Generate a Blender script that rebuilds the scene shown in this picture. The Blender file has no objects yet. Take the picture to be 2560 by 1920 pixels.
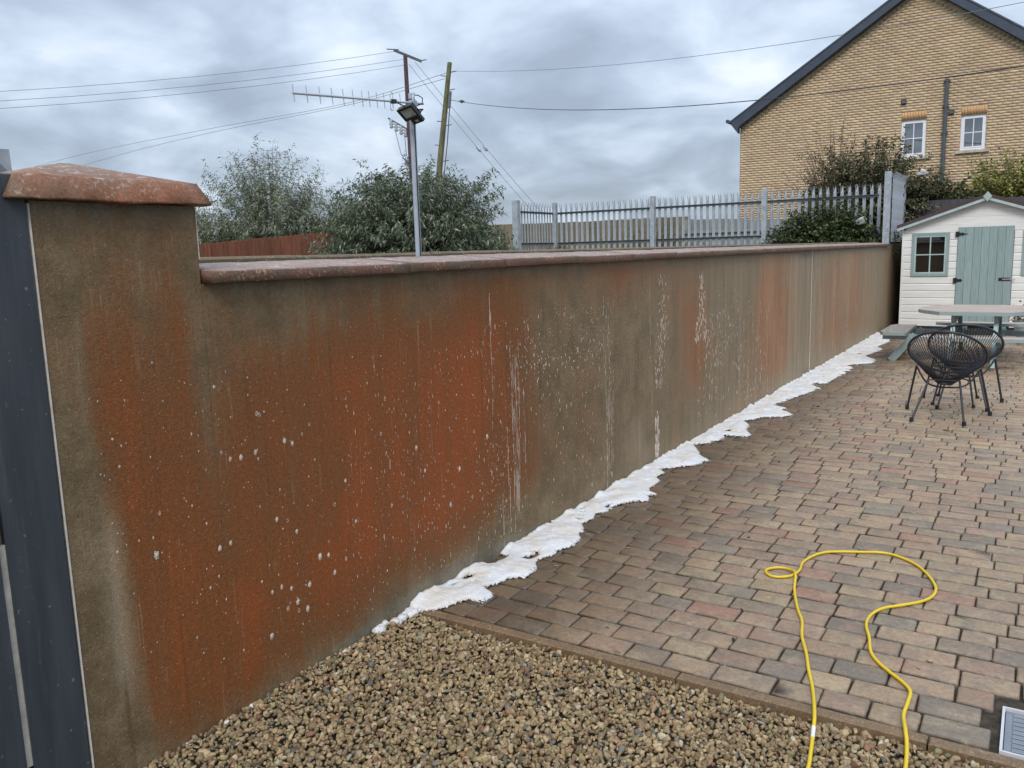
import bpy, math, random
import numpy as np
from mathutils import Vector, Matrix

scene = bpy.context.scene
rad = math.radians
random.seed(7)
RNG = np.random.default_rng(11)

# ------------------------------------------------------------------ camera
cam_d = bpy.data.cameras.new("camera")
cam = bpy.data.objects.new("camera", cam_d)
scene.collection.objects.link(cam)
scene.camera = cam
cam_d.sensor_width = 36.0
cam_d.lens = 36.0 * 2076.0 / 2560.0
cam_d.clip_start = 0.05
cam_d.clip_end = 3000
yaw, pitch, roll = 0.56560758, 0.15647288, -0.02895658
F = Vector((-math.sin(yaw) * math.cos(pitch), math.cos(yaw) * math.cos(pitch), -math.sin(pitch)))
R0 = F.cross(Vector((0, 0, 1))).normalized()
U0 = R0.cross(F)
CR = R0 * math.cos(roll) + U0 * math.sin(roll)
CU = -R0 * math.sin(roll) + U0 * math.cos(roll)
m = Matrix((CR, CU, -F)).transposed().to_4x4()
m.translation = Vector((2.53447, 0.0, 1.72))
cam.matrix_world = m

# ------------------------------------------------------------------ world
world = bpy.data.worlds.new("World")
scene.world = world
world.use_nodes = True
SUN_EL, SUN_AZ = rad(46), rad(160)      # azimuth clockwise from +Y
wn, wl = world.node_tree.nodes, world.node_tree.links
wn.clear()
def wnode(t, **k):
    n = wn.new(t)
    for a, b in k.items():
        setattr(n, a, b)
    return n
def wmath(op, a, b=None, clamp=False):
    n = wnode("ShaderNodeMath", operation=op, use_clamp=clamp)
    for i, v in enumerate((a, b)):
        if v is None:
            continue
        if isinstance(v, (int, float)):
            n.inputs[i].default_value = v
        else:
            wl.new(v, n.inputs[i])
    return n.outputs[0]
tc = wnode("ShaderNodeTexCoord")
sx = wnode("ShaderNodeSeparateXYZ")
wl.new(tc.outputs["Generated"], sx.inputs[0])
zup = wmath("MAXIMUM", sx.outputs[2], 0.0)
zd = wmath("ADD", zup, 0.30)
cx = wmath("DIVIDE", sx.outputs[0], zd)
cy = wmath("DIVIDE", sx.outputs[1], zd)
cb = wnode("ShaderNodeCombineXYZ")
wl.new(cx, cb.inputs[0]); wl.new(cy, cb.inputs[1])
def wnoise(scale, detail, seed, rough=0.5, dist=0.0):
    n = wnode("ShaderNodeTexNoise", noise_dimensions="4D")
    n.inputs["Scale"].default_value = scale
    n.inputs["Detail"].default_value = detail
    n.inputs["Roughness"].default_value = rough
    n.inputs["Distortion"].default_value = dist
    n.inputs["W"].default_value = seed
    wl.new(cb.outputs[0], n.inputs["Vector"])
    return n.outputs[0]
na = wnoise(2.7, 6, 5.2, 0.5, 0.3)
nb = wnoise(0.8, 3, 9.1, 0.5, 0.2)
mixn = wmath("ADD", wmath("MULTIPLY", na, 0.6), wmath("MULTIPLY", nb, 0.4))
ramp = wnode("ShaderNodeValToRGB")
wl.new(mixn, ramp.inputs[0])
el = ramp.color_ramp.elements
el[0].position = 0.40; el[0].color = (0.265, 0.312, 0.39, 1)
el[1].position = 0.60; el[1].color = (0.65, 0.705, 0.785, 1)
e = el.new(0.465); e.color = (0.345, 0.410, 0.51, 1)
e = el.new(0.53); e.color = (0.475, 0.55, 0.655, 1)
# overcast sky brightens smoothly towards the zenith
grad = wmath("ADD", wmath("MULTIPLY", zup, 1.25), 0.88)
cl = wnode("ShaderNodeVectorMath", operation="SCALE")
wl.new(ramp.outputs[0], cl.inputs[0]); wl.new(grad, cl.inputs["Scale"])
sky = wnode("ShaderNodeTexSky", sky_type="NISHITA")
sky.sun_disc = False
sky.sun_elevation = SUN_EL
sky.sun_rotation = SUN_AZ
ss = wnode("ShaderNodeVectorMath", operation="SCALE")
wl.new(sky.outputs[0], ss.inputs[0]); ss.inputs["Scale"].default_value = 0.09
mx = wnode("ShaderNodeMix", data_type="RGBA")
mx.inputs[0].default_value = 0.12
wl.new(cl.outputs[0], mx.inputs[6]); wl.new(ss.outputs[0], mx.inputs[7])
bg = wnode("ShaderNodeBackground")
bg.inputs["Strength"].default_value = 1.0
wl.new(mx.outputs[2], bg.inputs["Color"])
wo = wnode("ShaderNodeOutputWorld")
wl.new(bg.outputs[0], wo.inputs[0])

# ------------------------------------------------------------------ sun (veiled)
sun_d = bpy.data.lights.new("sun", "SUN")
sun_d.energy = 1.5
sun_d.angle = rad(22)
sun_d.color = (1.0, 0.965, 0.91)
sun = bpy.data.objects.new("sun", sun_d)
scene.collection.objects.link(sun)
sdir = Vector((math.sin(SUN_AZ) * math.cos(SUN_EL), math.cos(SUN_AZ) * math.cos(SUN_EL), math.sin(SUN_EL)))
sun.rotation_euler = sdir.to_track_quat("Z", "Y").to_euler()

vs = scene.view_settings
vs.view_transform = "Standard"
vs.look = "None"
vs.exposure = 0.45
vs.gamma = 1.0
vs.use_curve_mapping = False
try:
    scene.cycles.max_bounces = 6
    scene.cycles.transparent_max_bounces = 8
except Exception:
    pass

# ------------------------------------------------------------------ helpers: materials
def S(r, g, b, k=1.0):
    def f(c):
        c = c / 255.0
        return (c / 12.92 if c <= 0.04045 else ((c + 0.055) / 1.055) ** 2.4) * k
    return (f(r), f(g), f(b))

class NT:
    def __init__(self, name):
        self.m = bpy.data.materials.new(name)
        self.m.use_nodes = True
        self.n, self.l = self.m.node_tree.nodes, self.m.node_tree.links
        self.b = self.n["Principled BSDF"]
        self._pos = None
    def node(self, t, **k):
        n = self.n.new(t)
        for a, b in k.items():
            setattr(n, a, b)
        return n
    def put(self, sock, v):
        if isinstance(v, (int, float)):
            sock.default_value = v
        elif isinstance(v, (tuple, list)):
            sock.default_value = tuple(v) + ((1,) if len(v) == 3 and len(sock.default_value) == 4 else ())
        else:
            self.l.new(v, sock)
    def set(self, **k):
        for a, v in k.items():
            self.put(self.b.inputs[a.replace("_", " ")], v)
        return self
    def math(self, op, a, b=0.0, clamp=False):
        n = self.node("ShaderNodeMath", operation=op, use_clamp=clamp)
        self.put(n.inputs[0], a); self.put(n.inputs[1], b)
        return n.outputs[0]
    def pos(self):
        if self._pos is None:
            self._pos = self.node("ShaderNodeNewGeometry").outputs["Position"]
        return self._pos
    def obj(self):
        return self.node("ShaderNodeTexCoord").outputs["Object"]
    def noise(self, scale, detail=4, rough=0.55, vec=None, stretch=(1, 1, 1), dist=0.0, off=0.0):
        mp = self.node("ShaderNodeMapping")
        mp.inputs["Scale"].default_value = stretch
        mp.inputs["Location"].default_value = (off, off * 1.7, off * 0.6)
        self.l.new(vec if vec is not None else self.pos(), mp.inputs[0])
        n = self.node("ShaderNodeTexNoise")
        n.inputs["Scale"].default_value = scale
        n.inputs["Detail"].default_value = detail
        n.inputs["Roughness"].default_value = rough
        n.inputs["Distortion"].default_value = dist
        self.l.new(mp.outputs[0], n.inputs["Vector"])
        return n.outputs[0]
    def step(self, v, a, b, lo=0.0, hi=1.0):
        n = self.node("ShaderNodeMapRange", interpolation_type="SMOOTHSTEP")
        self.put(n.inputs[0], v)
        n.inputs[1].default_value, n.inputs[2].default_value = a, b
        n.inputs[3].default_value, n.inputs[4].default_value = lo, hi
        return n.outputs[0]
    def lin(self, v, a, b, lo, hi):
        n = self.node("ShaderNodeMapRange")
        self.put(n.inputs[0], v)
        n.inputs[1].default_value, n.inputs[2].default_value = a, b
        n.inputs[3].default_value, n.inputs[4].default_value = lo, hi
        return n.outputs[0]
    def mix(self, f, a, b, blend="MIX"):
        n = self.node("ShaderNodeMix", data_type="RGBA", blend_type=blend)
        self.put(n.inputs[0], f); self.put(n.inputs[6], a); self.put(n.inputs[7], b)
        return n.outputs[2]
    def scale(self, col, f):
        n = self.node("ShaderNodeVectorMath", operation="SCALE")
        self.put(n.inputs[0], col); self.put(n.inputs["Scale"], f)
        return n.outputs[0]
    def attr(self, name):
        return self.node("ShaderNodeAttribute", attribute_name=name)
    def bump(self, h, strength=0.3, dist=0.01):
        n = self.node("ShaderNodeBump")
        n.inputs["Strength"].default_value = strength
        n.inputs["Distance"].default_value = dist
        self.l.new(h, n.inputs["Height"])
        self.l.new(n.outputs[0], self.b.inputs["Normal"])

def simple(name, col, rough=0.6, var=0.18, scale=8.0, metallic=0.0, spec=0.4, bump=0.0, bscale=60.0, stretch=(1, 1, 1), col2=None, rand=0.0):
    t = NT(name)
    n = t.noise(scale, 5, 0.6, vec=t.obj(), stretch=stretch)
    c = t.mix(t.step(n, 0.3, 0.7), tuple(x * (1 - var) for x in col), col2 if col2 else tuple(min(x * (1 + var), 0.95) for x in col))
    if rand:
        r = t.node("ShaderNodeObjectInfo").outputs["Random"]
        c = t.scale(c, t.lin(r, 0, 1, 1 - rand, 1 + rand))
    t.set(Base_Color=c, Roughness=rough, Metallic=metallic, Specular_IOR_Level=spec)
    if bump:
        t.bump(t.noise(bscale, 4, 0.6, vec=t.obj(), stretch=stretch), bump, 0.004)
    return t.m

# ------------------------------------------------------------------ helpers: objects
ORIG = {}
def origin(o):
    return ORIG.get(o.name, Vector((0, 0, 0))) if o else Vector((0, 0, 0))
def tag(o, label=None, cat=None, group=None, kind=None):
    if label: o["label"] = label
    if cat: o["category"] = cat
    if group: o["group"] = group
    if kind: o["kind"] = kind
    return o
def empty(name, loc=(0, 0, 0), label=None, cat=None, group=None, kind=None, rz=0.0):
    o = bpy.data.objects.new(name, None)
    o.empty_display_size = 0.1
    scene.collection.objects.link(o)
    o.location = loc
    o.rotation_euler = (0, 0, rz)
    ORIG[o.name] = Vector(loc)
    return tag(o, label, cat, group, kind)
def link(name, me, mat, parent=None, kind=None):
    o = bpy.data.objects.new(name, me)
    scene.collection.objects.link(o)
    if mat:
        me.materials.append(mat)
    o.parent = parent
    ORIG[o.name] = origin(parent)
    if kind:
        o["kind"] = kind
    return o
def npmesh(name, V, FA, mat, parent=None, col=None, smooth=False, kind=None, attr="col", local=False):
    V = np.asarray(V, dtype=np.float32)
    if not local:
        V = V - np.array(origin(parent), dtype=np.float32)
    FA = np.asarray(FA, dtype=np.int32)
    me = bpy.data.meshes.new(name)
    k = FA.shape[1]
    me.vertices.add(len(V)); me.vertices.foreach_set("co", V.ravel())
    me.loops.add(FA.size); me.loops.foreach_set("vertex_index", FA.ravel())
    me.polygons.add(len(FA))
    me.polygons.foreach_set("loop_start", np.arange(0, FA.size, k, dtype=np.int32))
    me.polygons.foreach_set("loop_total", np.full(len(FA), k, dtype=np.int32))
    if smooth:
        me.polygons.foreach_set("use_smooth", np.ones(len(FA), dtype=bool))
    if col is not None:
        a = me.color_attributes.new(attr, "FLOAT_COLOR", "POINT")
        c4 = np.ones((len(V), 4), dtype=np.float32); c4[:, :np.asarray(col).shape[1]] = col
        a.data.foreach_set("color", c4.ravel())
    me.update(calc_edges=True)
    return link(name, me, mat, parent, kind)

class MB:
    """collects boxes, tubes and prisms in world coordinates; build() makes one mesh object"""
    def __init__(self):
        self.v, self.f, self.s = [], [], []
    def add(self, vs, fs, smooth=False):
        o = len(self.v)
        self.v += [tuple(x) for x in vs]
        self.f += [tuple(i + o for i in q) for q in fs]
        self.s += [smooth] * len(fs)
        return self
    def box(self, x0, x1, y0, y1, z0, z1, bev=0.0):
        if bev <= 0:
            vs = [(x, y, z) for z in (z0, z1) for y in (y0, y1) for x in (x0, x1)]
            return self.add(vs, [(0, 2, 3, 1), (4, 5, 7, 6), (0, 1, 5, 4), (2, 6, 7, 3), (0, 4, 6, 2), (1, 3, 7, 5)])
        b = bev
        vs = []
        for z, i in ((z0, b), (z0 + b, 0), (z1 - b, 0), (z1, b)):
            vs += [(x0 + i, y0 + i, z), (x1 - i, y0 + i, z), (x1 - i, y1 - i, z), (x0 + i, y1 - i, z)]
        fs = [(3, 2, 1, 0), (12, 13, 14, 15)]
        for k in (0, 4, 8):
            for j in range(4):
                a, c = k + j, k + (j + 1) % 4
                fs.append((a, c, c + 4, a + 4))
        return self.add(vs, fs)
    def obox(self, c, ux, uy, uz, hx, hy, hz):
        c, ux, uy, uz = Vector(c), Vector(ux).normalized(), Vector(uy).normalized(), Vector(uz).normalized()
        vs = [c + ux * (sx * hx) + uy * (sy * hy) + uz * (sz * hz) for sz in (-1, 1) for sy in (-1, 1) for sx in (-1, 1)]
        return self.add(vs, [(0, 2, 3, 1), (4, 5, 7, 6), (0, 1, 5, 4), (2, 6, 7, 3), (0, 4, 6, 2), (1, 3, 7, 5)])
    def beam(self, a, b, w, h, side=(1, 0, 0)):
        a, b = Vector(a), Vector(b)
        d = (b - a)
        L = d.length
        d.normalize()
        s = Vector(side); s = (s - d * s.dot(d)).normalized()
        return self.obox((a + b) / 2, s, d.cross(s), d, w / 2, h / 2, L / 2)
    def tube(self, pts, r, n=8, cap=True, closed=False, rs=None):
        pts = [Vector(p) for p in pts]
        N = len(pts)
        o = len(self.v)
        up = None
        vs, fs = [], []
        for i, p in enumerate(pts):
            if closed:
                t = (pts[(i + 1) % N] - pts[i - 1]).normalized()
            else:
                t = (pts[min(i + 1, N - 1)] - pts[max(i - 1, 0)]).normalized()
            if up is None:
                up = Vector((0, 0, 1)) if abs(t.z) < 0.9 else Vector((1, 0, 0))
            up = (up - t * up.dot(t)).normalized()
            sd = t.cross(up)
            rr = rs[i] if rs else r
            for k in range(n):
                a = 2 * math.pi * k / n
                vs.append(p + up * (math.cos(a) * rr) + sd * (math.sin(a) * rr))
        M = N if closed else N - 1
        for i in range(M):
            j = (i + 1) % N
            for k in range(n):
                l = (k + 1) % n
                fs.append((i * n + k, i * n + l, j * n + l, j * n + k))
        self.add(vs, fs, True)
        if cap and not closed:
            self.add(vs[:n], [tuple(range(n))]); self.add(vs[-n:], [tuple(reversed(range(n)))])
        return self
    def prism(self, poly, z0, z1):
        n = len(poly)
        vs = [(x, y, z0) for x, y in poly] + [(x, y, z1) for x, y in poly]
        fs = [tuple(reversed(range(n))), tuple(range(n, 2 * n))]
        fs += [(i, (i + 1) % n, n + (i + 1) % n, n + i) for i in range(n)]
        return self.add(vs, fs)
    def prism_xz(self, poly, y0, y1):
        n = len(poly)
        vs = [(x, y0, z) for x, z in poly] + [(x, y1, z) for x, z in poly]
        fs = [tuple(range(n)), tuple(reversed(range(n, 2 * n)))]
        fs += [((i + 1) % n, i, n + i, n + (i + 1) % n) for i in range(n)]
        return self.add(vs, fs)
    def prism_yz(self, poly, x0, x1):
        n = len(poly)
        vs = [(x0, y, z) for y, z in poly] + [(x1, y, z) for y, z in poly]
        fs = [tuple(reversed(range(n))), tuple(range(n, 2 * n))]
        fs += [(i, (i + 1) % n, n + (i + 1) % n, n + i) for i in range(n)]
        return self.add(vs, fs)
    def build(self, name, mat, parent=None, label=None, cat=None, group=None, kind=None, local=False):
        o = Vector((0, 0, 0)) if local else origin(parent)
        me = bpy.data.meshes.new(name)
        me.from_pydata([(x - o.x, y - o.y, z - o.z) for x, y, z in self.v], [], self.f)
        if any(self.s):
            me.polygons.foreach_set("use_smooth", self.s)
        me.update()
        return tag(link(name, me, mat, parent), label, cat, group, kind)

def copy_tree(o, parent=None):
    c = o.copy()
    scene.collection.objects.link(c)
    c.parent = parent
    ORIG[c.name] = origin(parent)
    for ch in list(o.children):
        copy_tree(ch, c)
    return c

def vnoise(x, y, seed=0):
    """smooth lattice noise in 0..1"""
    r = np.random.default_rng(seed).random((256, 256))
    xi, yi = np.floor(x).astype(int), np.floor(y).astype(int)
    fx, fy = x - xi, y - yi
    fx, fy = fx * fx * (3 - 2 * fx), fy * fy * (3 - 2 * fy)
    g = lambda a, b: r[a % 256, b % 256]
    return (g(xi, yi) * (1 - fx) + g(xi + 1, yi) * fx) * (1 - fy) + (g(xi, yi + 1) * (1 - fx) + g(xi + 1, yi + 1) * fx) * fy
def fbm(x, y, seed=0, oct=4):
    t, a, s = 0, 0.5, 0
    for k in range(oct):
        t = t + a * vnoise(x * 2 ** k, y * 2 ** k, seed + k); s += a; a *= 0.5
    return t / s

# ================================================================== MATERIALS
M = {}
# --- stained cement render of the garden wall
def make_wall_material():
    t = NT("stained_render")
    st = t.attr("stain_sheen")
    sep = t.node("ShaderNodeSeparateColor")
    t.l.new(st.outputs["Color"], sep.inputs[0])
    r, g, b = sep.outputs[0], sep.outputs[1], sep.outputs[2]
    film = st.outputs["Alpha"]
    broad = t.noise(1.0, 6, 0.62, stretch=(1, 2.4, 1.0))
    streak = t.noise(1.0, 8, 0.66, stretch=(1, 10.0, 0.6), off=3.0)
    streak2 = t.noise(1.0, 6, 0.65, stretch=(1, 30.0, 1.3), off=7.0)
    cloud = t.noise(5.0, 8, 0.70, off=1.0)
    fine = t.noise(34.0, 5, 0.70, off=6.0)
    def dev(n, k):
        return t.math("MULTIPLY", t.math("SUBTRACT", n, 0.5), k)
    a = t.math("ADD", r, dev(streak, 0.75))
    a = t.math("ADD", a, dev(broad, 0.55))
    a = t.math("ADD", a, dev(cloud, 0.55))
    a = t.math("ADD", a, dev(fine, 0.30))
    rust = t.step(a, 0.12, 0.66)
    olive = t.mix(t.step(cloud, 0.36, 0.64), (0.142, 0.096, 0.046), (0.225, 0.160, 0.088))
    hot = t.math("ADD", a, dev(broad, 0.5))
    rustc = t.mix(t.step(hot, 0.55, 1.15), (0.205, 0.074, 0.021), (0.300, 0.075, 0.0165))
    c = t.mix(rust, olive, rustc)
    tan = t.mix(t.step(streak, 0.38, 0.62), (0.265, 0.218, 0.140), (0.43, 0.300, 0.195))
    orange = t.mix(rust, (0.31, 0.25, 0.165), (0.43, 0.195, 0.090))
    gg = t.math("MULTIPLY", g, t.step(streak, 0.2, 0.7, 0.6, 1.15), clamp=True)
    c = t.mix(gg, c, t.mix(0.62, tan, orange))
    damp = t.step(t.math("ADD", t.math("ADD", b, dev(streak2, 0.7)), dev(fine, 0.3)), 0.30, 0.72)
    grey = t.mix(t.step(cloud, 0.36, 0.64), (0.150, 0.126, 0.084), (0.225, 0.192, 0.136))
    c = t.mix(damp, c, grey)
    # fine vertical run marks, pale and dark
    run = t.noise(1.0, 4, 0.6, stretch=(1, 70.0, 2.2), off=11.0)
    c = t.mix(t.math("MULTIPLY", t.math("MULTIPLY", t.step(run, 0.58, 0.70), t.step(cloud, 0.42, 0.60)), 0.38), c, (0.40, 0.28, 0.18))
    run2 = t.noise(1.0, 4, 0.6, stretch=(1, 38.0, 0.9), off=21.0)
    c = t.mix(t.step(run2, 0.55, 0.75, 0, 0.45), c, (0.085, 0.044, 0.020))
    # sandy grain of the render
    grain = t.noise(150.0, 4, 0.75)
    grain2 = t.noise(58.0, 5, 0.75, off=4.0)
    gsum = t.math("ADD", t.math("MULTIPLY", grain, 0.55), t.math("MULTIPLY", grain2, 0.45))
    c = t.scale(c, t.lin(gsum, 0.32, 0.68, 0.58, 1.42))
    speck = t.step(t.noise(85.0, 2, 0.5, off=9.0), 0.66, 0.71)
    c = t.mix(t.math("MULTIPLY", speck, 0.42), c, (0.44, 0.30, 0.20))
    # drying foam film: wispy runs
    w1 = t.noise(1.0, 7, 0.72, stretch=(1, 42.0, 4.2), off=15.0)
    w2 = t.noise(1.0, 5, 0.7, stretch=(1, 16.0, 3.0), off=18.0)
    fm = t.step(t.math("ADD", t.math("ADD", film, dev(w1, 1.7)), dev(w2, 0.7)), 0.62, 0.98)
    c = t.mix(t.math("MULTIPLY", fm, t.step(film, 0.02, 0.12, 0.0, 0.85)), c, (0.50, 0.42, 0.33))
    t.set(Base_Color=c, Roughness=t.lin(cloud, 0.3, 0.7, 0.5, 0.75), Specular_IOR_Level=0.3)
    t.bump(t.math("ADD", t.math("MULTIPLY", grain, 0.6), t.math("MULTIPLY", grain2, 0.9)), 0.8, 0.006)
    return t.m
M["wall"] = make_wall_material()

def make_stone(name, cols, lichen=0.5, wet=False, top_pale=0.0):
    t = NT(name)
    n1 = t.noise(3.0, 5, 0.6)
    n2 = t.noise(22.0, 5, 0.65, off=5.0)
    c = t.mix(t.step(n1, 0.35, 0.65), cols[0], cols[1])
    c = t.mix(t.step(n2, 0.45, 0.75, 0, 0.6), c, cols[2])
    li = t.noise(60.0, 4, 0.6, off=2.0, dist=0.3)
    li2 = t.noise(5.0, 3, 0.5, off=8.0)
    lm = t.math("MULTIPLY", t.step(li, 0.55, 0.62), t.step(li2, 0.42, 0.58))
    c = t.mix(t.math("MULTIPLY", lm, lichen), c, (0.36, 0.31, 0.21))
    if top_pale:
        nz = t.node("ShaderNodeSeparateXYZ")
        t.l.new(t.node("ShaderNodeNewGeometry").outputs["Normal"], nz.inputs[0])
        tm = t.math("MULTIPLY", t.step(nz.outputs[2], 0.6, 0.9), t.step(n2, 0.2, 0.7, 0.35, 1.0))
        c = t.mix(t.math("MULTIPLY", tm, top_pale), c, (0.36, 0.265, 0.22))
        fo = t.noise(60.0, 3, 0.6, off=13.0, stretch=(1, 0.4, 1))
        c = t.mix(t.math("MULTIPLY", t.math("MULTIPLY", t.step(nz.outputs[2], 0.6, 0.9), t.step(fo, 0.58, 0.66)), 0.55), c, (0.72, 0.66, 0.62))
    gr = t.noise(110.0, 4, 0.75, off=3.0)
    c = t.scale(c, t.lin(gr, 0.3, 0.7, 0.6, 1.4))
    t.set(Base_Color=c, Roughness=0.55 if wet else 0.8, Specular_IOR_Level=0.35)
    t.bump(t.math("ADD", gr, t.math("MULTIPLY", n2, 1.5)), 0.5, 0.004)
    return t.m
M["coping"] = make_stone("terracotta_coping", ((0.165, 0.074, 0.048), (0.115, 0.080, 0.052), (0.085, 0.064, 0.044)), 0.6, True, 0.8)
M["pier_cap"] = make_stone("orange_pier_cap", ((0.235, 0.085, 0.036), (0.145, 0.082, 0.048), (0.20, 0.11, 0.062)), 0.5, True, 0.3)
M["rear_coping"] = make_stone("mossy_coping", ((0.16, 0.11, 0.07), (0.12, 0.10, 0.055), (0.20, 0.13, 0.09)), 0.7)
M["kerb"] = make_stone("wet_kerb", ((0.155, 0.100, 0.055), (0.21, 0.135, 0.075), (0.11, 0.08, 0.045)), 0.35, True)
M["bead"] = simple("white_render_bead", (0.58, 0.54, 0.47), 0.5, 0.15, 20)
M["gate"] = None
def make_gate():
    t = NT("slate_blue_gate_paint")
    w = t.noise(3.0, 5, 0.6, stretch=(1, 6, 0.5))
    c = t.mix(t.step(w, 0.3, 0.7), (0.033, 0.039, 0.048), (0.052, 0.059, 0.070))
    s = t.noise(45.0, 3, 0.5, off=4.0)
    c = t.mix(t.step(s, 0.68, 0.72, 0, 0.6), c, (0.20, 0.22, 0.25))
    c = t.mix(t.step(t.noise(1.0, 6, 0.7, off=12.0, stretch=(1, 30, 2)), 0.55, 0.7, 0, 0.35), c, (0.10, 0.115, 0.13))
    mo = t.noise(2.2, 4, 0.6, off=9.0)
    c = t.mix(t.step(mo, 0.62, 0.8, 0, 0.5), c, (0.05, 0.06, 0.035))
    t.set(Base_Color=c, Roughness=0.45)
    t.bump(t.noise(20.0, 4, 0.6, stretch=(1, 8, 0.4)), 0.25, 0.004)
    return t.m
M["gate"] = make_gate()
M["gate_post"] = simple("pale_concrete_post", (0.42, 0.38, 0.32), 0.8, 0.2, 14, bump=0.4)
M["moss"] = simple("green_moss", (0.10, 0.115, 0.03), 0.9, 0.3, 30)

def make_paver():
    t = NT("tumbled_paver")
    col = t.attr("col").outputs["Color"]
    n1 = t.noise(9.0, 5, 0.65, off=1.0)
    n2 = t.noise(45.0, 4, 0.7, off=2.0)
    c = t.mix(t.step(n1, 0.42, 0.66, 0, 0.55), col, (0.140, 0.115, 0.088))
    c = t.mix(t.step(t.noise(7.0, 4, 0.6, off=31.0), 0.54, 0.68, 0, 0.55), c, (0.27, 0.150, 0.108))
    c = t.mix(t.step(t.noise(14.0, 4, 0.6, off=6.0), 0.48, 0.7, 0, 0.55), c, (0.30, 0.235, 0.150))
    gr = t.noise(170.0, 4, 0.75)
    c = t.scale(c, t.lin(t.math("ADD", t.math("MULTIPLY", gr, 0.5), t.math("MULTIPLY", n2, 0.5)), 0.3, 0.7, 0.55, 1.52))
    sp = t.noise(95.0, 2, 0.4, off=8.0)
    c = t.mix(t.step(sp, 0.735, 0.77, 0, 0.7), c, (0.55, 0.50, 0.44))
    # wet, rust tinged band along the foam
    ps = t.node("ShaderNodeSeparateXYZ"); t.l.new(t.pos(), ps.inputs[0])
    wv = t.math("ADD", ps.outputs[0], t.math("MULTIPLY", t.math("SUBTRACT", t.noise(3.0, 4, 0.6, off=3.0), 0.5), 0.9))
    wet = t.step(wv, 0.20, 1.35, 1.0, 0.0)
    c = t.mix(wet, c, t.mix(0.32, t.scale(c, 0.58), (0.095, 0.056, 0.028)))
    gl = t.noise(1.1, 4, 0.6, off=17.0)
    rgh = t.math("SUBTRACT", t.lin(gl, 0.35, 0.65, 0.44, 0.66), t.math("MULTIPLY", wet, 0.22))
    t.set(Base_Color=c, Roughness=rgh, Specular_IOR_Level=0.5)
    t.bump(t.math("ADD", t.math("MULTIPLY", gr, 0.5), t.math("MULTIPLY", n2, 1.4)), 0.55, 0.003)
    return t.m
M["paver"] = make_paver()
M["joint"] = simple("dark_joint_sand", (0.040, 0.030, 0.019), 0.9, 0.5, 25, bump=0.6, bscale=120)
M["soil"] = simple("dark_soil", (0.055, 0.045, 0.03), 0.95, 0.4, 4)
M["rough_grass"] = simple("rough_grass", (0.07, 0.085, 0.03), 0.95, 0.4, 3)

def make_vcol(name, rough=0.7, spec=0.35, grain=(160.0, 0.75, 1.25), bump=0.3, transl=0.0):
    t = NT(name)
    c = t.attr("col").outputs["Color"]
    if grain:
        g = t.noise(grain[0], 3, 0.6)
        c = t.scale(c, t.lin(g, 0.3, 0.7, grain[1], grain[2]))
        if bump:
            t.bump(g, bump, 0.003)
    t.set(Base_Color=c, Roughness=rough, Specular_IOR_Level=spec)
    if transl:
        tr = t.node("ShaderNodeBsdfTranslucent")
        t.l.new(c if not isinstance(c, tuple) else c, tr.inputs[0])
        ms = t.node("ShaderNodeMixShader")
        ms.inputs[0].default_value = transl
        out = t.n["Material Output"]
        t.l.new(t.b.outputs[0], ms.inputs[1]); t.l.new(tr.outputs[0], ms.inputs[2])
        t.l.new(ms.outputs[0], out.inputs[0])
    return t.m
M["gravel"] = make_vcol("gravel_stone", 0.6, 0.4, (140.0, 0.72, 1.22), 0.35)
M["leaf"] = make_vcol("leaf", 0.55, 0.3, None, 0, 0.28)
M["brick"] = make_vcol("buff_brick", 0.85, 0.2, (26.0, 0.82, 1.16), 0.25)
M["mortar"] = simple("brown_mortar", (0.46, 0.345, 0.225), 0.9, 0.15, 5, bump=0.3)

def make_foam():
    t = NT("soap_foam")
    n = t.noise(5.0, 5, 0.65)
    n2 = t.noise(70.0, 5, 0.75, off=3.0)
    n3 = t.noise(24.0, 5, 0.7, off=5.0)
    c = t.mix(t.step(n, 0.40, 0.66), (0.68, 0.685, 0.70), (0.66, 0.60, 0.525))
    c = t.mix(t.step(n3, 0.5, 0.75, 0, 0.55), c, (0.78, 0.78, 0.78))
    c = t.scale(c, t.lin(n2, 0.3, 0.7, 0.84, 1.08))
    t.set(Base_Color=c, Roughness=0.5, Specular_IOR_Level=0.4)
    vo = t.node("ShaderNodeTexVoronoi"); vo.inputs["Scale"].default_value = 80.0
    t.l.new(t.pos(), vo.inputs["Vector"])
    t.bump(t.math("ADD", t.math("MULTIPLY", vo.outputs["Distance"], 0.8), t.math("ADD", n2, t.math("MULTIPLY", n3, 1.2))), 0.45, 0.007)
    # thin lacy suds towards the edge
    ed = t.attr("edge").outputs["Fac"]
    lace = t.noise(85.0, 4, 0.65, off=9.0)
    al = t.step(t.math("ADD", ed, t.math("MULTIPLY", t.math("SUBTRACT", lace, 0.5), 1.5)), 0.30, 0.55)
    tr = t.node("ShaderNodeBsdfTransparent")
    ms = t.node("ShaderNodeMixShader")
    t.l.new(al, ms.inputs[0]); t.l.new(tr.outputs[0], ms.inputs[1]); t.l.new(t.b.outputs[0], ms.inputs[2])
    t.l.new(ms.outputs[0], t.n["Material Output"].inputs[0])
    return t.m
M["foam"] = make_foam()
M["fleck"] = simple("foam_fleck", (0.54, 0.46, 0.38), 0.5, 0.25, 40, bump=0.4, bscale=300)
M["hose"] = simple("yellow_hose", (0.66, 0.46, 0.012), 0.32, 0.06, 6, spec=0.5)
M["white_tape"] = simple("white_tape", (0.75, 0.74, 0.68), 0.5, 0.1)
M["galv"] = simple("galvanised_steel", (0.335, 0.365, 0.40), 0.55, 0.18, 9, metallic=0.1, spec=0.5)
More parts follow.
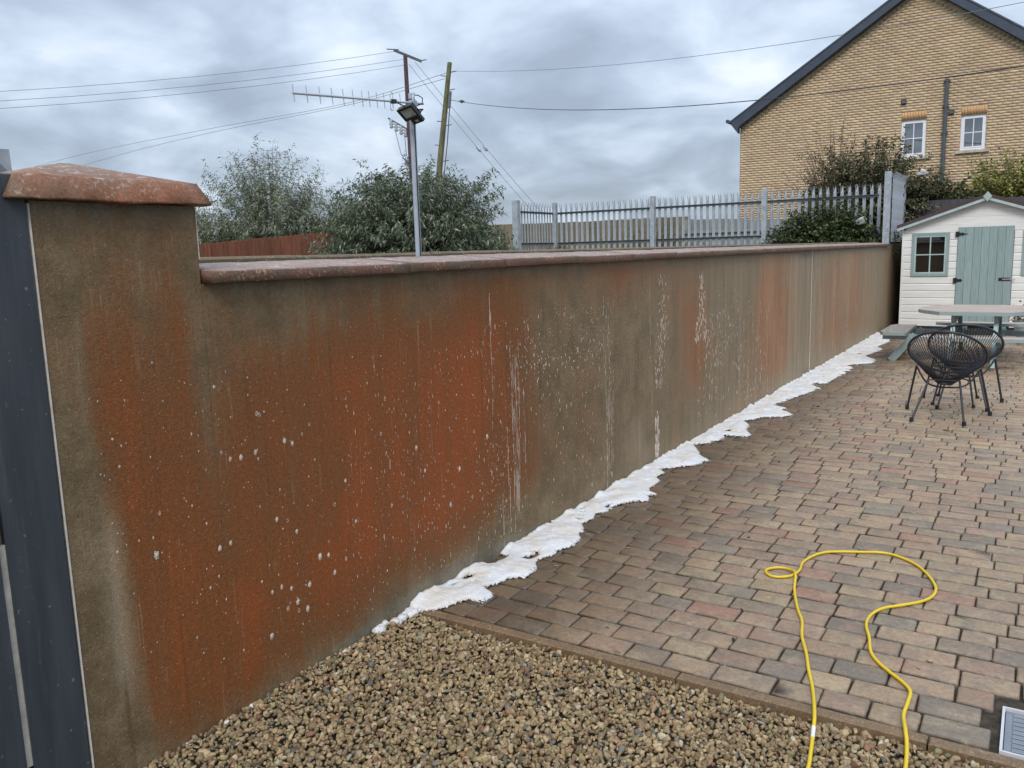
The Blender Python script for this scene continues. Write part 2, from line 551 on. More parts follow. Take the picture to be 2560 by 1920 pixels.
M["galv_dull"] = simple("dull_galvanised_steel", (0.33, 0.36, 0.39), 0.6, 0.25, 7, metallic=0.3, rand=0.15)
M["rail_dark"] = simple("dark_rail_steel", (0.19, 0.215, 0.24), 0.6, 0.2, 9, metallic=0.3)
M["pole_grey"] = simple("grey_painted_pole", (0.36, 0.40, 0.46), 0.42, 0.1, 12)
M["alu"] = simple("aluminium", (0.50, 0.53, 0.56), 0.4, 0.1, 20, metallic=0.5)
M["black_plastic"] = simple("black_plastic", (0.018, 0.019, 0.024), 0.45, 0.2, 20)
M["lamp_glass"] = simple("lamp_glass", (0.42, 0.45, 0.46), 0.15, 0.25, 30)
M["lamp_yellow"] = simple("lamp_chip_yellow", (0.45, 0.42, 0.10), 0.4)
M["wire"] = simple("grey_wire", (0.16, 0.175, 0.20), 0.6, 0.1)
M["black_wire"] = simple("black_wire", (0.035, 0.035, 0.04), 0.6, 0.1)
M["pole_red"] = simple("red_brown_timber_pole", (0.085, 0.045, 0.042), 0.85, 0.3, 4, stretch=(4, 4, 0.4))
M["pole_green"] = simple("algae_green_timber_pole", (0.115, 0.108, 0.052), 0.9, 0.35, 3, stretch=(4, 4, 0.4))
M["arm_steel"] = simple("weathered_crossarm", (0.09, 0.10, 0.11), 0.7, 0.2)
M["insulator"] = simple("pale_insulator", (0.42, 0.45, 0.48), 0.3, 0.2)
M["red_board"] = simple("red_brown_fence_board", (0.21, 0.072, 0.040), 0.75, 0.22, 5, stretch=(8, 8, 0.7), rand=0.16, bump=0.3)
M["grey_board"] = simple("weathered_grey_board", (0.22, 0.225, 0.215), 0.85, 0.2, 5, stretch=(8, 8, 0.7), rand=0.2, bump=0.3)
M["brown_board"] = simple("weathered_brown_board", (0.165, 0.135, 0.095), 0.85, 0.25, 5, stretch=(8, 8, 0.7), rand=0.22, bump=0.3)
M["dark_board"] = simple("dark_slate_board", (0.065, 0.062, 0.072), 0.7, 0.25, 6, stretch=(10, 10, 0.7), rand=0.15)
M["shed_white"] = simple("cream_white_shiplap", (0.71, 0.695, 0.655), 0.6, 0.06, 4, stretch=(0.6, 4, 10), rand=0.03)
M["sage"] = simple("sage_green_paint", (0.245, 0.315, 0.305), 0.6, 0.1, 6, stretch=(8, 8, 0.6), rand=0.05)
M["sage_pale"] = simple("pale_sage_paint", (0.36, 0.45, 0.42), 0.6, 0.1, 6)
M["felt"] = simple("maroon_roof_felt", (0.075, 0.045, 0.048), 0.85, 0.3, 60, bump=0.5, bscale=200)
M["iron"] = simple("black_iron", (0.012, 0.012, 0.013), 0.5, 0.2)
M["steel"] = simple("bright_steel", (0.45, 0.45, 0.45), 0.3, 0.1, metallic=0.8)
M["dark_inside"] = simple("dark_interior", (0.035, 0.032, 0.03), 0.9, 0.3)
M["pale_inside"] = simple("pale_interior", (0.30, 0.31, 0.36), 0.9, 0.2, 1.5)
def make_glass(name, tint, refl):
    t = NT(name)
    t.set(Base_Color=tint, Roughness=0.03, Specular_IOR_Level=0.5)
    tr = t.node("ShaderNodeBsdfTransparent")
    tr.inputs[0].default_value = (0.8, 0.84, 0.86, 1)
    gl = t.node("ShaderNodeBsdfGlossy"); gl.inputs["Roughness"].default_value = 0.02
    fr = t.node("ShaderNodeFresnel"); fr.inputs[0].default_value = 1.5
    ms = t.node("ShaderNodeMixShader")
    t.l.new(t.math("ADD", t.math("MULTIPLY", fr.outputs[0], 1.0), refl, clamp=True), ms.inputs[0])
    t.l.new(tr.outputs[0], ms.inputs[1]); t.l.new(gl.outputs[0], ms.inputs[2])
    t.l.new(ms.outputs[0], t.n["Material Output"].inputs[0])
    return t.m
M["glass"] = make_glass("window_glass", (0.03, 0.035, 0.04), 0.03)
M["house_glass"] = make_glass("house_window_glass", (0.1, 0.12, 0.15), 0.22)
M["upvc"] = simple("white_upvc", (0.78, 0.78, 0.82), 0.35, 0.04)
M["sill"] = simple("pale_stone_sill", (0.44, 0.40, 0.33), 0.85, 0.2, 8)
M["fascia"] = simple("navy_grey_bargeboard", (0.050, 0.062, 0.088), 0.45, 0.12, 3)
M["roof_tile"] = simple("slate_roof", (0.07, 0.08, 0.10), 0.6, 0.3, 5)
M["soil_pipe"] = simple("grey_soil_pipe", (0.075, 0.09, 0.10), 0.4, 0.12, 5)
M["vent"] = simple("dark_vent", (0.03, 0.026, 0.03), 0.5, 0.2)
M["chair_frame"] = simple("black_powder_coat", (0.026, 0.027, 0.034), 0.42, 0.2, 15)
M["chair_cord"] = simple("black_plastic_cord", (0.024, 0.026, 0.036), 0.38, 0.2, 20)
M["plastic_bag"] = simple("white_plastic", (0.42, 0.42, 0.40), 0.4, 0.3, 8)
M["planter"] = simple("grey_planter", (0.28, 0.32, 0.32), 0.7, 0.15)
M["drain"] = simple("grey_drain_cover", (0.185, 0.205, 0.235), 0.42, 0.1, 12, metallic=0.1)
M["drain_rim"] = simple("bright_drain_rim", (0.50, 0.50, 0.52), 0.35, 0.06)
M["stem"] = simple("woody_stem", (0.13, 0.095, 0.06), 0.9, 0.3)
M["dead_leaf"] = simple("dead_leaf", (0.16, 0.10, 0.05), 0.8, 0.4, 40)
M["black_bit"] = simple("black_debris", (0.02, 0.017, 0.014), 0.7, 0.4, 40)
M["pebble"] = simple("tan_pebble", (0.30, 0.235, 0.13), 0.6, 0.25, 30, rand=0.2)

def make_table_wood():
    t = NT("worn_painted_table_wood")
    nz = t.node("ShaderNodeSeparateXYZ")
    t.l.new(t.node("ShaderNodeNewGeometry").outputs["Normal"], nz.inputs[0])
    gr = t.noise(2.0, 5, 0.6, vec=t.obj(), stretch=(1, 14, 1))
    wood = t.mix(t.step(gr, 0.35, 0.65), (0.33, 0.245, 0.19), (0.47, 0.37, 0.31))
    wood = t.mix(t.step(t.noise(4.0, 4, 0.6, off=3.0), 0.5, 0.7, 0, 0.6), wood, (0.36, 0.40, 0.36))
    c = t.mix(t.step(nz.outputs[2], 0.6, 0.9), (0.27, 0.335, 0.325), wood)
    t.set(Base_Color=c, Roughness=0.6)
    return t.m
M["table_wood"] = make_table_wood()
def make_bench_wood():
    t = NT("grey_green_bench_wood")
    nz = t.node("ShaderNodeSeparateXYZ")
    t.l.new(t.node("ShaderNodeNewGeometry").outputs["Normal"], nz.inputs[0])
    gr = t.noise(3.0, 5, 0.6, vec=t.obj(), stretch=(8, 2, 1))
    wood = t.mix(t.step(gr, 0.35, 0.65), (0.20, 0.18, 0.15), (0.30, 0.27, 0.23))
    c = t.mix(t.step(nz.outputs[2], 0.6, 0.9), (0.25, 0.30, 0.285), wood)
    t.set(Base_Color=c, Roughness=0.65)
    return t.m
M["bench_wood"] = make_bench_wood()
M["bench_bright"] = simple("bare_bright_wood", (0.52, 0.40, 0.27), 0.6, 0.15, 5)

# ================================================================== GROUND
WALL_END = 20.3
HIGH = 1.45          # the ground behind the wall lies higher
MB().add([(-700, -60, -0.075), (700, -60, -0.075), (700, 1300, -0.075), (-700, 1300, -0.075)], [(0, 1, 2, 3)]).build("ground", M["soil"], kind="structure")
rg = MB()
rg.add([(-700, -60, HIGH), (-0.24, -60, HIGH), (-0.24, 20.6, HIGH), (-700, 20.6, HIGH)], [(0, 1, 2, 3)])
rg.add([(-700, 20.6, HIGH), (700, 20.6, HIGH), (700, 1300, HIGH), (-700, 1300, HIGH)], [(0, 1, 2, 3)])
rg.add([(-0.24, 20.6, -0.07), (700, 20.6, -0.07), (700, 20.6, HIGH), (-0.24, 20.6, HIGH)], [(0, 1, 2, 3)])
rg.build("raised_ground", M["rough_grass"], kind="structure")

# ------------------------------------------------------------------ patio of tumbled pavers
patio = MB().add([(0, 3.0, -0.016), (4.6, 3.0, -0.016), (4.6, 20.6, -0.016), (0, 20.6, -0.016)], [(0, 1, 2, 3)]).build("patio", M["joint"], kind="structure")
ROW = 0.1387
PCOL = [(0.286, 0.201, 0.119), (0.271, 0.184, 0.114), (0.260, 0.171, 0.111), (0.235, 0.171, 0.111), (0.181, 0.142, 0.102),
        (0.256, 0.137, 0.087), (0.243, 0.160, 0.106), (0.293, 0.214, 0.126), (0.196, 0.155, 0.110)]
PW = [0.2, 0.17, 0.13, 0.12, 0.10, 0.07, 0.08, 0.09, 0.04]
def paver_geo(x0, x1, y0, y1, rng):
    gx, gy = 0.0020, 0.0034
    x0, x1, y0, y1 = x0 + gx, x1 - gx, y0 + gy, y1 - gy
    c = 0.004 + 0.005 * rng.random()
    pts = np.array([(x0 + c, y0), ((x0 + x1) / 2, y0), (x1 - c, y0), (x1, y0 + c), (x1, y1 - c), (x1 - c, y1), ((x0 + x1) / 2, y1), (x0 + c, y1), (x0, y1 - c), (x0, y0 + c)])
    pts += rng.normal(0, 0.0013, pts.shape)
    ctr = np.array([(x0 + x1) / 2, (y0 + y1) / 2])
    n = len(pts)
    dz = rng.normal(0, 0.0012); tx, ty = rng.normal(0, 0.006, 2)
    z = lambda p, h: h + dz + (p[:, 0] - ctr[0]) * tx + (p[:, 1] - ctr[1]) * ty
    sc_ = lambda q: ctr + (pts - ctr) * np.array([1 - q * 0.8 / (x1 - x0) * 2, 1 - q / (y1 - y0) * 2])
    ins, ins2 = sc_(0.0042), sc_(0.0105) + rng.normal(0, 0.0012, pts.shape)
    V = np.concatenate([np.c_[pts, np.full(n, -0.045)], np.c_[pts, z(pts, -0.0065)], np.c_[ins, z(ins, -0.0012)], np.c_[ins2, z(ins2, 0.0)], [[ctr[0], ctr[1], dz + 0.0008]]])
    T = []
    for i in range(n):
        j = (i + 1) % n
        for k in range(3):
            T += [(k * n + i, k * n + j, (k + 1) * n + j), (k * n + i, (k + 1) * n + j, (k + 1) * n + i)]
        T += [(3 * n + i, 3 * n + j, 4 * n)]
    return V, np.array(T)
def pcols(c):
    soil = np.tile((0.034, 0.026, 0.017), (20, 1))      # soil sits on the flanks and grimes the worn arrises of every block
    grime = 0.62 * np.asarray(c) + 0.38 * np.array((0.040, 0.031, 0.020))
    return np.concatenate([soil, np.tile(grime, (10, 1)), np.tile(c, (11, 1))])
prng = np.random.default_rng(5)
DRAIN = (2.50, 3.10, 3.06, 3.385)
restV, restF, restC, off, n_ind = [], [], [], 0, 0
yrow = 3.052
while yrow < 18.25:
    x = -prng.random() * 0.12
    while x < 4.5:
        w = prng.choice([0.140, 0.175, 0.210, 0.240], p=[0.07, 0.31, 0.37, 0.25])
        xa, xb = max(x, 0.002), x + w
        x += w
        if xb - xa < 0.03:
            continue
        if xb > DRAIN[0] and xa < DRAIN[1] and yrow < 3.40:
            if xa < DRAIN[0] - 0.05:
                xb = DRAIN[0] - 0.012
            else:
                continue
        V, T = paver_geo(xa, xb, yrow, yrow + ROW, prng)
        c = np.array(PCOL[prng.choice(len(PCOL), p=PW)]) * (0.88 + 0.24 * prng.random())
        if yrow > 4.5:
            c = c * min(1.0 + (yrow - 4.5) * 0.045, 1.28)  # far rows lightened in colour to stand in for sky sheen
        if n_ind < 300 and xa < 2.62:
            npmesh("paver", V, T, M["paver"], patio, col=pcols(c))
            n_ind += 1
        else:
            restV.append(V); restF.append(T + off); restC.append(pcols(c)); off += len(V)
    yrow += ROW
npmesh("paver_field", np.concatenate(restV), np.concatenate(restF), M["paver"], patio, col=np.concatenate(restC), kind="stuff")

# kerb between gravel and pavers
kerb = empty("kerb", (0, 3.02, 0), kind="structure")
kx = 0.035
for L in (0.36, 0.99, 0.92, 0.92, 0.9):
    b = MB()
    z1 = random.uniform(-0.003, 0.002)
    b.box(kx, kx + L - 0.006, 2.992 + random.uniform(-0.002, 0.002), 3.044, -0.16, z1, 0.006)
    b.build("kerb_stone", M["kerb"], kerb)
    kx += L

# ------------------------------------------------------------------ gravel
def ico():
    t = (1 + 5 ** 0.5) / 2
    v = [(-1, t, 0), (1, t, 0), (-1, -t, 0), (1, -t, 0), (0, -1, t), (0, 1, t), (0, -1, -t), (0, 1, -t), (t, 0, -1), (t, 0, 1), (-t, 0, -1), (-t, 0, 1)]
    f = [(0, 11, 5), (0, 5, 1), (0, 1, 7), (0, 7, 10), (0, 10, 11), (1, 5, 9), (5, 11, 4), (11, 10, 2), (10, 7, 6), (7, 1, 8), (3, 9, 4), (3, 4, 2), (3, 2, 6), (3, 6, 8), (3, 8, 9), (4, 9, 5), (2, 4, 11), (6, 2, 10), (8, 6, 7), (9, 8, 1)]
    v = [Vector(p).normalized() for p in v]
    cache = {}
    def mid(a, b):
        k = (min(a, b), max(a, b))
        if k not in cache:
            v.append(((v[a] + v[b]) / 2).normalized()); cache[k] = len(v) - 1
        return cache[k]
    f2 = []
    for a, b, c in f:
        ab, bc, ca = mid(a, b), mid(b, c), mid(c, a)
        f2 += [(a, ab, ca), (b, bc, ab), (c, ca, bc), (ab, bc, ca)]
    return np.array([tuple(p) for p in v]), np.array(f2)
IV, IF = ico()
def stone_shape(rng):
    v = IV.copy()
    for _ in range(9):                       # chop with random planes: angular crushed stone
        n = rng.normal(size=3); n /= np.linalg.norm(n)
        d = rng.uniform(0.42, 0.78)
        s = v @ n
        v = np.where((s > d)[:, None], v - np.outer(s - d, n), v)
    return v * np.array([1.15, rng.uniform(0.72, 1.0), rng.uniform(0.58, 0.85)])
grng = np.random.default_rng(21)
SHAPES = [stone_shape(grng) for _ in range(30)]
def rotmats(n, rng, tilt=0.7):
    a = rng.uniform(0, 2 * np.pi, n); b = rng.normal(0, tilt, n); c = rng.normal(0, tilt, n)
    ca, sa, cb_, sb, cc, sc = np.cos(a), np.sin(a), np.cos(b), np.sin(b), np.cos(c), np.sin(c)
    O, I = np.zeros(n), np.ones(n)
    Rz = np.stack([ca, -sa, O, sa, ca, O, O, O, I], 1).reshape(n, 3, 3)
    Ry = np.stack([cb_, O, sb, O, I, O, -sb, O, cb_], 1).reshape(n, 3, 3)
    Rx = np.stack([I, O, O, O, cc, -sc, O, sc, cc], 1).reshape(n, 3, 3)
    return Rx @ Ry @ Rz
GX, GY0, GY1 = 3.3, 1.05, 2.985
gg_x, gg_y = np.meshgrid(np.arange(0.010, 3.0, 0.0164), np.arange(1.30, GY1 - 0.006, 0.0164), indexing="ij")
px = gg_x.ravel() + grng.uniform(-0.0085, 0.0085, gg_x.size); py = gg_y.ravel() + grng.uniform(-0.0085, 0.0085, gg_x.size)
keep = (py > 1.32 + px * 0.38) & (py < GY1) & (px > 0.006)
px, py = px[keep], py[keep]
N = len(px)
# slight heaps: higher along the kerb middle, dips elsewhere
gz = -0.040 + 0.022 * fbm(px * 2.2, py * 2.2, 3) + 0.022 * np.clip((0.35 - px) / 0.35, 0, 1)
gz += grng.uniform(-0.009, 0.009, N)
siz = grng.uniform(0.0080, 0.0168, N) * (1 + 0.40 * (grng.random(N) > 0.88))
GC = np.array([(0.345, 0.245, 0.128), (0.300, 0.210, 0.108), (0.400, 0.298, 0.168), (0.235, 0.163, 0.085), (0.25, 0.135, 0.075), (0.15, 0.135, 0.11), (0.42, 0.36, 0.25), (0.27, 0.23, 0.11)])
gi = grng.choice(len(GC), N, p=[0.26, 0.22, 0.18, 0.14, 0.06, 0.04, 0.04, 0.06])
gc = GC[gi] * grng.uniform(0.50, 1.15, (N, 1))
sh = grng.integers(0, 30, N)
RM = rotmats(N, grng)
SV = np.stack(SHAPES)[sh]
V = np.einsum("nij,nkj->nki", RM, SV) * siz[:, None, None] + np.stack([px, py, gz], 1)[:, None, :]
FF = (IF[None] + (np.arange(N) * len(IV))[:, None, None]).reshape(-1, 3)
g = npmesh("gravel", V.reshape(-1, 3), FF, M["gravel"], None, col=np.repeat(gc, len(IV), 0), smooth=False, kind="stuff")
tag(g, "bed of tan angular gravel in front of the kerb", "gravel")
MB().add([(0, 0.6, -0.058), (3.4, 0.6, -0.058), (3.4, 2.991, -0.052), (0, 2.991, -0.058)], [(0, 1, 2, 3)]).build("gravel_bed", M["soil"], kind="structure")

# ================================================================== GARDEN WALL
wall = empty("garden_wall", (0, 1.36, 0), "rust-stained rendered garden wall with coping running towards the playhouse", "wall")
# rust table: amount at (Y, Z)
ZT = np.array([0.0, 0.12, 0.4, 0.8, 1.2, 1.5, 1.66, 1.95])
TB = {1.36: (0, .05, .05, .05, .05, .1, .1, .15), 1.46: (.1, .15, .15, .15, .2, .2, .15, .2), 1.54: (.1, .2, .3, .3, .5, .35, .25, .25), 1.62: (.3, .55, .75, .75, .7, .45, .4, .3),
      1.72: (.4, .65, .9, .9, .65, .45, .35, .25), 1.82: (.4, .7, .8, .75, .6, .45, .35, .25), 1.94: (.35, .65, .7, .5, .4, .3, .25, .2),
      2.2: (.3, .55, .7, .7, .75, .3, .15, .1), 2.5: (.25, .5, .85, .65, .8, .35, .15, .1), 2.8: (.15, .35, .95, .8, .7, .45, .2, .1),
      3.2: (.05, .3, 1.0, 1., .9, .35, .2, .1), 3.6: (.05, .25, .9, 1.0, .95, .5, .3, .1), 3.85: (0, .1, .6, .75, .75, .5, .35, .1),
      4.1: (0, .05, .45, .45, .5, .45, .35, .1), 4.5: (0, 0, .25, .25, .25, .35, .3, .1), 5.0: (0, 0, .2, .25, .15, .3, .3, .1),
      5.3: (0, 0, .15, .2, .1, .35, .5, .1), 5.45: (.05, .05, .1, .1, .15, .55, .6, .1), 5.8: (.1, .15, .1, .05, .1, .35, .4, .1),
      6.3: (.05, .1, .1, .1, .2, .3, .3, .1), 6.7: (.1, .15, .25, .3, .4, .35, .2, .1), 7.1: (.05, .1, .3, .6, .55, .3, .2, .1), 7.5: (.05, .05, .1, .25, .15, .1, .1, .1),
      8.2: (.1, .2, .15, .1, .05, .05, .05, .1), 8.8: (.1, .3, .35, .4, .35, .2, .1, .1), 9.3: (.1, .3, .6, .75, .75, .5, .3, .1), 9.9: (.1, .3, .75, .8, .75, .5, .4, .1),
      10.4: (.05, .1, .35, .4, .35, .3, .3, .1), 11.0: (0, 0, .1, .1, .1, .1, .1, .1), 11.6: (.05, .1, .25, .25, .2, .1, .1, .1), 12.2: (.1, .2, .4, .4, .4, .2, .1, .1),
      12.9: (.1, .3, .55, .55, .5, .4, .2, .1), 13.6: (.1, .3, .45, .45, .4, .3, .2, .1), 14.4: (.1, .3, .6, .6, .5, .35, .2, .1), 15.2: (.1, .2, .45, .4, .35, .3, .2, .1),
      16.2: (.1, .2, .3, .25, .2, .2, .2, .1), 17.5: (0, .05, .1, .1, .1, .1, .1, .1), 20.4: (0, 0, 0, 0, 0, 0, 0, 0)}
YT = np.array(sorted(TB)); RT = np.array([TB[y] for y in sorted(TB)])
def rust_at(Y, Z):
    iy = np.clip(np.searchsorted(YT, Y) - 1, 0, len(YT) - 2)
    fy = np.clip((Y - YT[iy]) / (YT[iy + 1] - YT[iy]), 0, 1); fy = fy * fy * (3 - 2 * fy)
    iz = np.clip(np.searchsorted(ZT, Z) - 1, 0, len(ZT) - 2)
    fz = np.clip((Z - ZT[iz]) / (ZT[iz + 1] - ZT[iz]), 0, 1)
    a = RT[iy, iz] * (1 - fz) + RT[iy, iz + 1] * fz
    b = RT[iy + 1, iz] * (1 - fz) + RT[iy + 1, iz + 1] * fz
    return a * (1 - fy) + b * fy
def stain_sheen(Y, Z):
    r = rust_at(Y, Z)
    g = np.clip((Y - 4.0) / 6.0, 0, 1) * 0.88  # paler with distance: drier render plus grazing sheen painted into the colour
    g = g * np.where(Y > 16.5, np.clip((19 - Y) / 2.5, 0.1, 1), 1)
    bell = lambda y0, w, z0, z1, s: np.exp(-((Y - y0) / w) ** 2) * np.clip((Z - z0) / 0.12, 0, 1) * np.clip((z1 - Z) / 0.12, 0, 1) * s
    g = g + bell(1.50, 0.035, 0.25, 0.95, 0.8) + bell(5.75, 0.12, 0.05, 0.5, 0.6) + bell(5.95, 0.1, 0.02, 0.25, 0.5) + bell(10.5, 0.22, 0.0, 1.6, 0.35) + bell(14.0, 0.2, 0, 1.6, 0.3)
    b = np.clip((np.where(Y < 2.7, 0.07 + 0.05 * np.clip((Y - 1.9) / .8, 0, 1), 0.13) + 0.04 * np.sin(Y * 2.3) - Z) / 0.11, 0, 1) * np.where(Y < 5.4, 0.85, 0.45)
    cap = np.where(Y < 1.94, 1.90, 1.64)
    b = np.maximum(b, np.clip((Z - (cap - 0.13)) / 0.13, 0, 1) * 0.62)
    b = b + bell(11.1, 0.35, 0, 1.7, 0.35) + bell(8.1, 0.45, 0.5, 1.6, 0.3) + np.clip((Y - 16.8) / 2.2, 0, 1) * 0.55
    f = (bell(4.03, .07, .08, 1.25, .62) + bell(3.80, .03, .7, 1.5, .45) + bell(5.27, .07, .03, 1.45, .60) + bell(4.6, .5, 1.02, 1.42, .42) + bell(4.5, .45, .9, 1.1, .4)
         + bell(4.6, .5, .05, .95, .22) + bell(6.23, .10, .5, 1.55, .62) + bell(6.16, .035, .02, .45, .85) + bell(7.2, .14, .75, 1.55, .62) + bell(8.2, .75, .1, 1.05, .40) + bell(8.2, .5, 1.0, 1.4, .42)
         + bell(9.97, .07, .05, 1.5, .50) + bell(10.3, .12, .0, .45, .45) + bell(11.58, .09, .1, 1.5, .52) + bell(12.05, .10, .02, 1.15, .60) + bell(12.92, .10, .02, 1.5, .62) + bell(13.98, .08, .02, 1.2, .60) + bell(15.3, .12, .02, .6, .5)
         + bell(2.9, .9, .1, 1.3, .17) + bell(3.55, .3, .1, 1.1, .26))
    f = f + np.clip((.10 - Z) / .10, 0, 1) * np.clip((Y - 5) / 1.0, 0, 1) * .5
    return np.stack([r, np.clip(g, 0, 1), np.clip(b, 0, 1), np.clip(f, 0, 1)], 1)
def wall_grid(name, ys, zs, X=0.0):
    Yg, Zg = np.meshgrid(ys, zs, indexing="ij")
    Y, Z = Yg.ravel(), Zg.ravel()
    wob = 0.0022 * (fbm(Y * 1.3, Z * 1.3, 40) - 0.5)
    V = np.stack([np.full_like(Y, X) + wob, Y, Z], 1)
    ny, nz = len(ys), len(zs)
    idx = np.arange(ny * nz).reshape(ny, nz)
    FA = np.stack([idx[:-1, :-1].ravel(), idx[1:, :-1].ravel(), idx[1:, 1:].ravel(), idx[:-1, 1:].ravel()], 1)
    return V, FA, stain_sheen(Y, Z)
ys = np.concatenate([np.arange(1.937, 6.5, 0.03), np.arange(6.5, WALL_END, 0.06), [WALL_END]])
def wall_body(name, ys, ztop, back, parent):
    V, FA, C = wall_grid(name, ys, np.linspace(-0.12, ztop, 30))
    k = len(V)
    y0, y1 = ys[0], ys[-1]
    ex = np.array([(0, y0, -0.12), (0, y0, ztop), (back, y0, ztop), (back, y0, -0.12), (0, y1, -0.12), (0, y1, ztop), (back, y1, ztop), (back, y1, -0.12)])
    ef = np.array([(0, 1, 2, 3), (4, 7, 6, 5), (1, 5, 6, 2), (3, 2, 6, 7)]) + k
    V = np.concatenate([V, ex]); FA = np.concatenate([FA, ef])
    C = np.concatenate([C, stain_sheen(ex[:, 1], ex[:, 2])])
    return npmesh(name, V, FA, M["wall"], parent, col=C, smooth=False, attr="stain_sheen")
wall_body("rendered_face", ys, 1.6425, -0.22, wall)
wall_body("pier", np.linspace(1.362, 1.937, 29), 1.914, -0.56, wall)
# white plastic beads at the render edges
MB().box(-0.012, 0.0022, 1.3575, 1.3615, -0.1, 1.905).build("render_bead", M["bead"], wall)
MB().box(-0.012, 0.0022, 1.9375, 1.9405, 1.73, 1.908).build("render_bead", M["bead"], wall)
MB().box(-0.012, 0.004, 11.430, 11.442, 0.0, 1.64).build("movement_bead", M["bead"], wall)
MB().box(-0.21, -0.001, 17.80, WALL_END, 1.6435, 1.685).build("wall_top_course", M["rear_coping"], wall)
# pier cap: sloped skirt and a low pyramid
def pier_cap():
    y0, y1, x0, x1 = 1.292, 1.975, -0.60, 0.045
    i = 0.032
    rings = [[(x0, y0, 1.9165), (x1, y0, 1.9165), (x1, y1, 1.9165), (x0, y1, 1.9165)],
             [(x0, y0, 1.922), (x1, y0, 1.922), (x1, y1, 1.922), (x0, y1, 1.922)],
             [(x0 + i, y0 + i, 1.990), (x1 - i, y0 + i, 1.990), (x1 - i, y1 - i, 1.990), (x0 + i, y1 - i, 1.990)]]
    n = 14
    V, FA = [], []
    # subdivide every side so the edges can be chipped
    out = []
    rr = np.random.default_rng(3)
    for k, r in enumerate(rings):
        row = []
        for s in range(4):
            a, b = np.array(r[s]), np.array(r[(s + 1) % 4])
            for j in range(n):
                p = a + (b - a) * j / n
                row.append(p + rr.normal(0, 0.0014, 3) * (1.6 if k == 0 else 1))
        out.append(row)
    V = [p for row in out for p in row] + [np.array((-0.28, 1.642, 2.066)), np.array((-0.28, 1.642, 1.9165))]
    m4 = 4 * n
    T = []
    for k in range(2):
        for j in range(m4):
            l = (j + 1) % m4
            T += [(k * m4 + j, k * m4 + l, (k + 1) * m4 + l), (k * m4 + j, (k + 1) * m4 + l, (k + 1) * m4 + j)]
    for j in range(m4):
        l = (j + 1) % m4
        T += [(2 * m4 + j, 2 * m4 + l, 3 * m4), (l, j, 3 * m4 + 1)]
    return npmesh("pier_cap", np.array(V), np.array(T), M["pier_cap"], wall)
pier_cap()
# coping stones
joints = [1.943, 3.06, 3.90, 4.76, 5.62]
while joints[-1] < 17.2:
    joints.append(joints[-1] + 0.86)
joints.append(17.78)
crng = np.random.default_rng(9)
for a, b in zip(joints[:-1], joints[1:]):
    n = 12
    yy = np.linspace(a + 0.003, b - 0.003, n)
    dz = crng.normal(0, 0.0012); dx = crng.normal(0, 0.002)
    prof = [(0.044, 1.6435), (0.048, 1.647), (0.047, 1.681), (0.042, 1.688), (-0.10, 1.703), (-0.25, 1.716), (-0.256, 1.708), (-0.254, 1.6435)]
    V = []
    for y in yy:
        for k, (x, z) in enumerate(prof):
            V.append((x + dx + crng.normal(0, 0.0013), y, z + dz + crng.normal(0, 0.0011) * (1 if k not in (0, 7) else 0.3)))
    p = len(prof)
    FA = []
    for i in range(n - 1):
        for k in range(p):
            l = (k + 1) % p
            FA.append((i * p + k, i * p + l, (i + 1) * p + l, (i + 1) * p + k))
    V = np.array(V)
    FA = np.array(FA)
    ends = []
    for base, rev in ((0, False), ((n - 1) * p, True)):
        q = [(0, 1, 2, 3), (0, 3, 4, 7), (4, 5, 6, 7)]
        ends += [tuple(base + i for i in (f if rev else reversed(f))) for f in q]
    FA = np.concatenate([FA[:, ::-1], np.array(ends)[:, ::-1]])
    npmesh("coping_stone", V, FA, M["coping"], wall)

# low wall behind, with its own coping
rw = empty("rear_wall", (-0.56, 1.0, HIGH), "low mossy coping wall just behind the stained wall", "wall")
MB().box(-0.66, -0.52, 1.0, 21.5, HIGH - 0.1, 1.6985).build("wall_body", M["rear_coping"], rw)
y = 1.0
while y < 17.5:
    L = 0.98
    x1 = -0.50 + random.uniform(-0.003, 0.003); zz = 1.736 + random.uniform(-0.002, 0.002)
    MB().prism_xz([(x1, 1.7), (x1, zz - 0.009), (x1 - 0.012, zz), (-0.69, zz + 0.004), (-0.69, 1.7)], y + 0.004, y + L).build("coping_stone", M["rear_coping"], rw)
    y += L

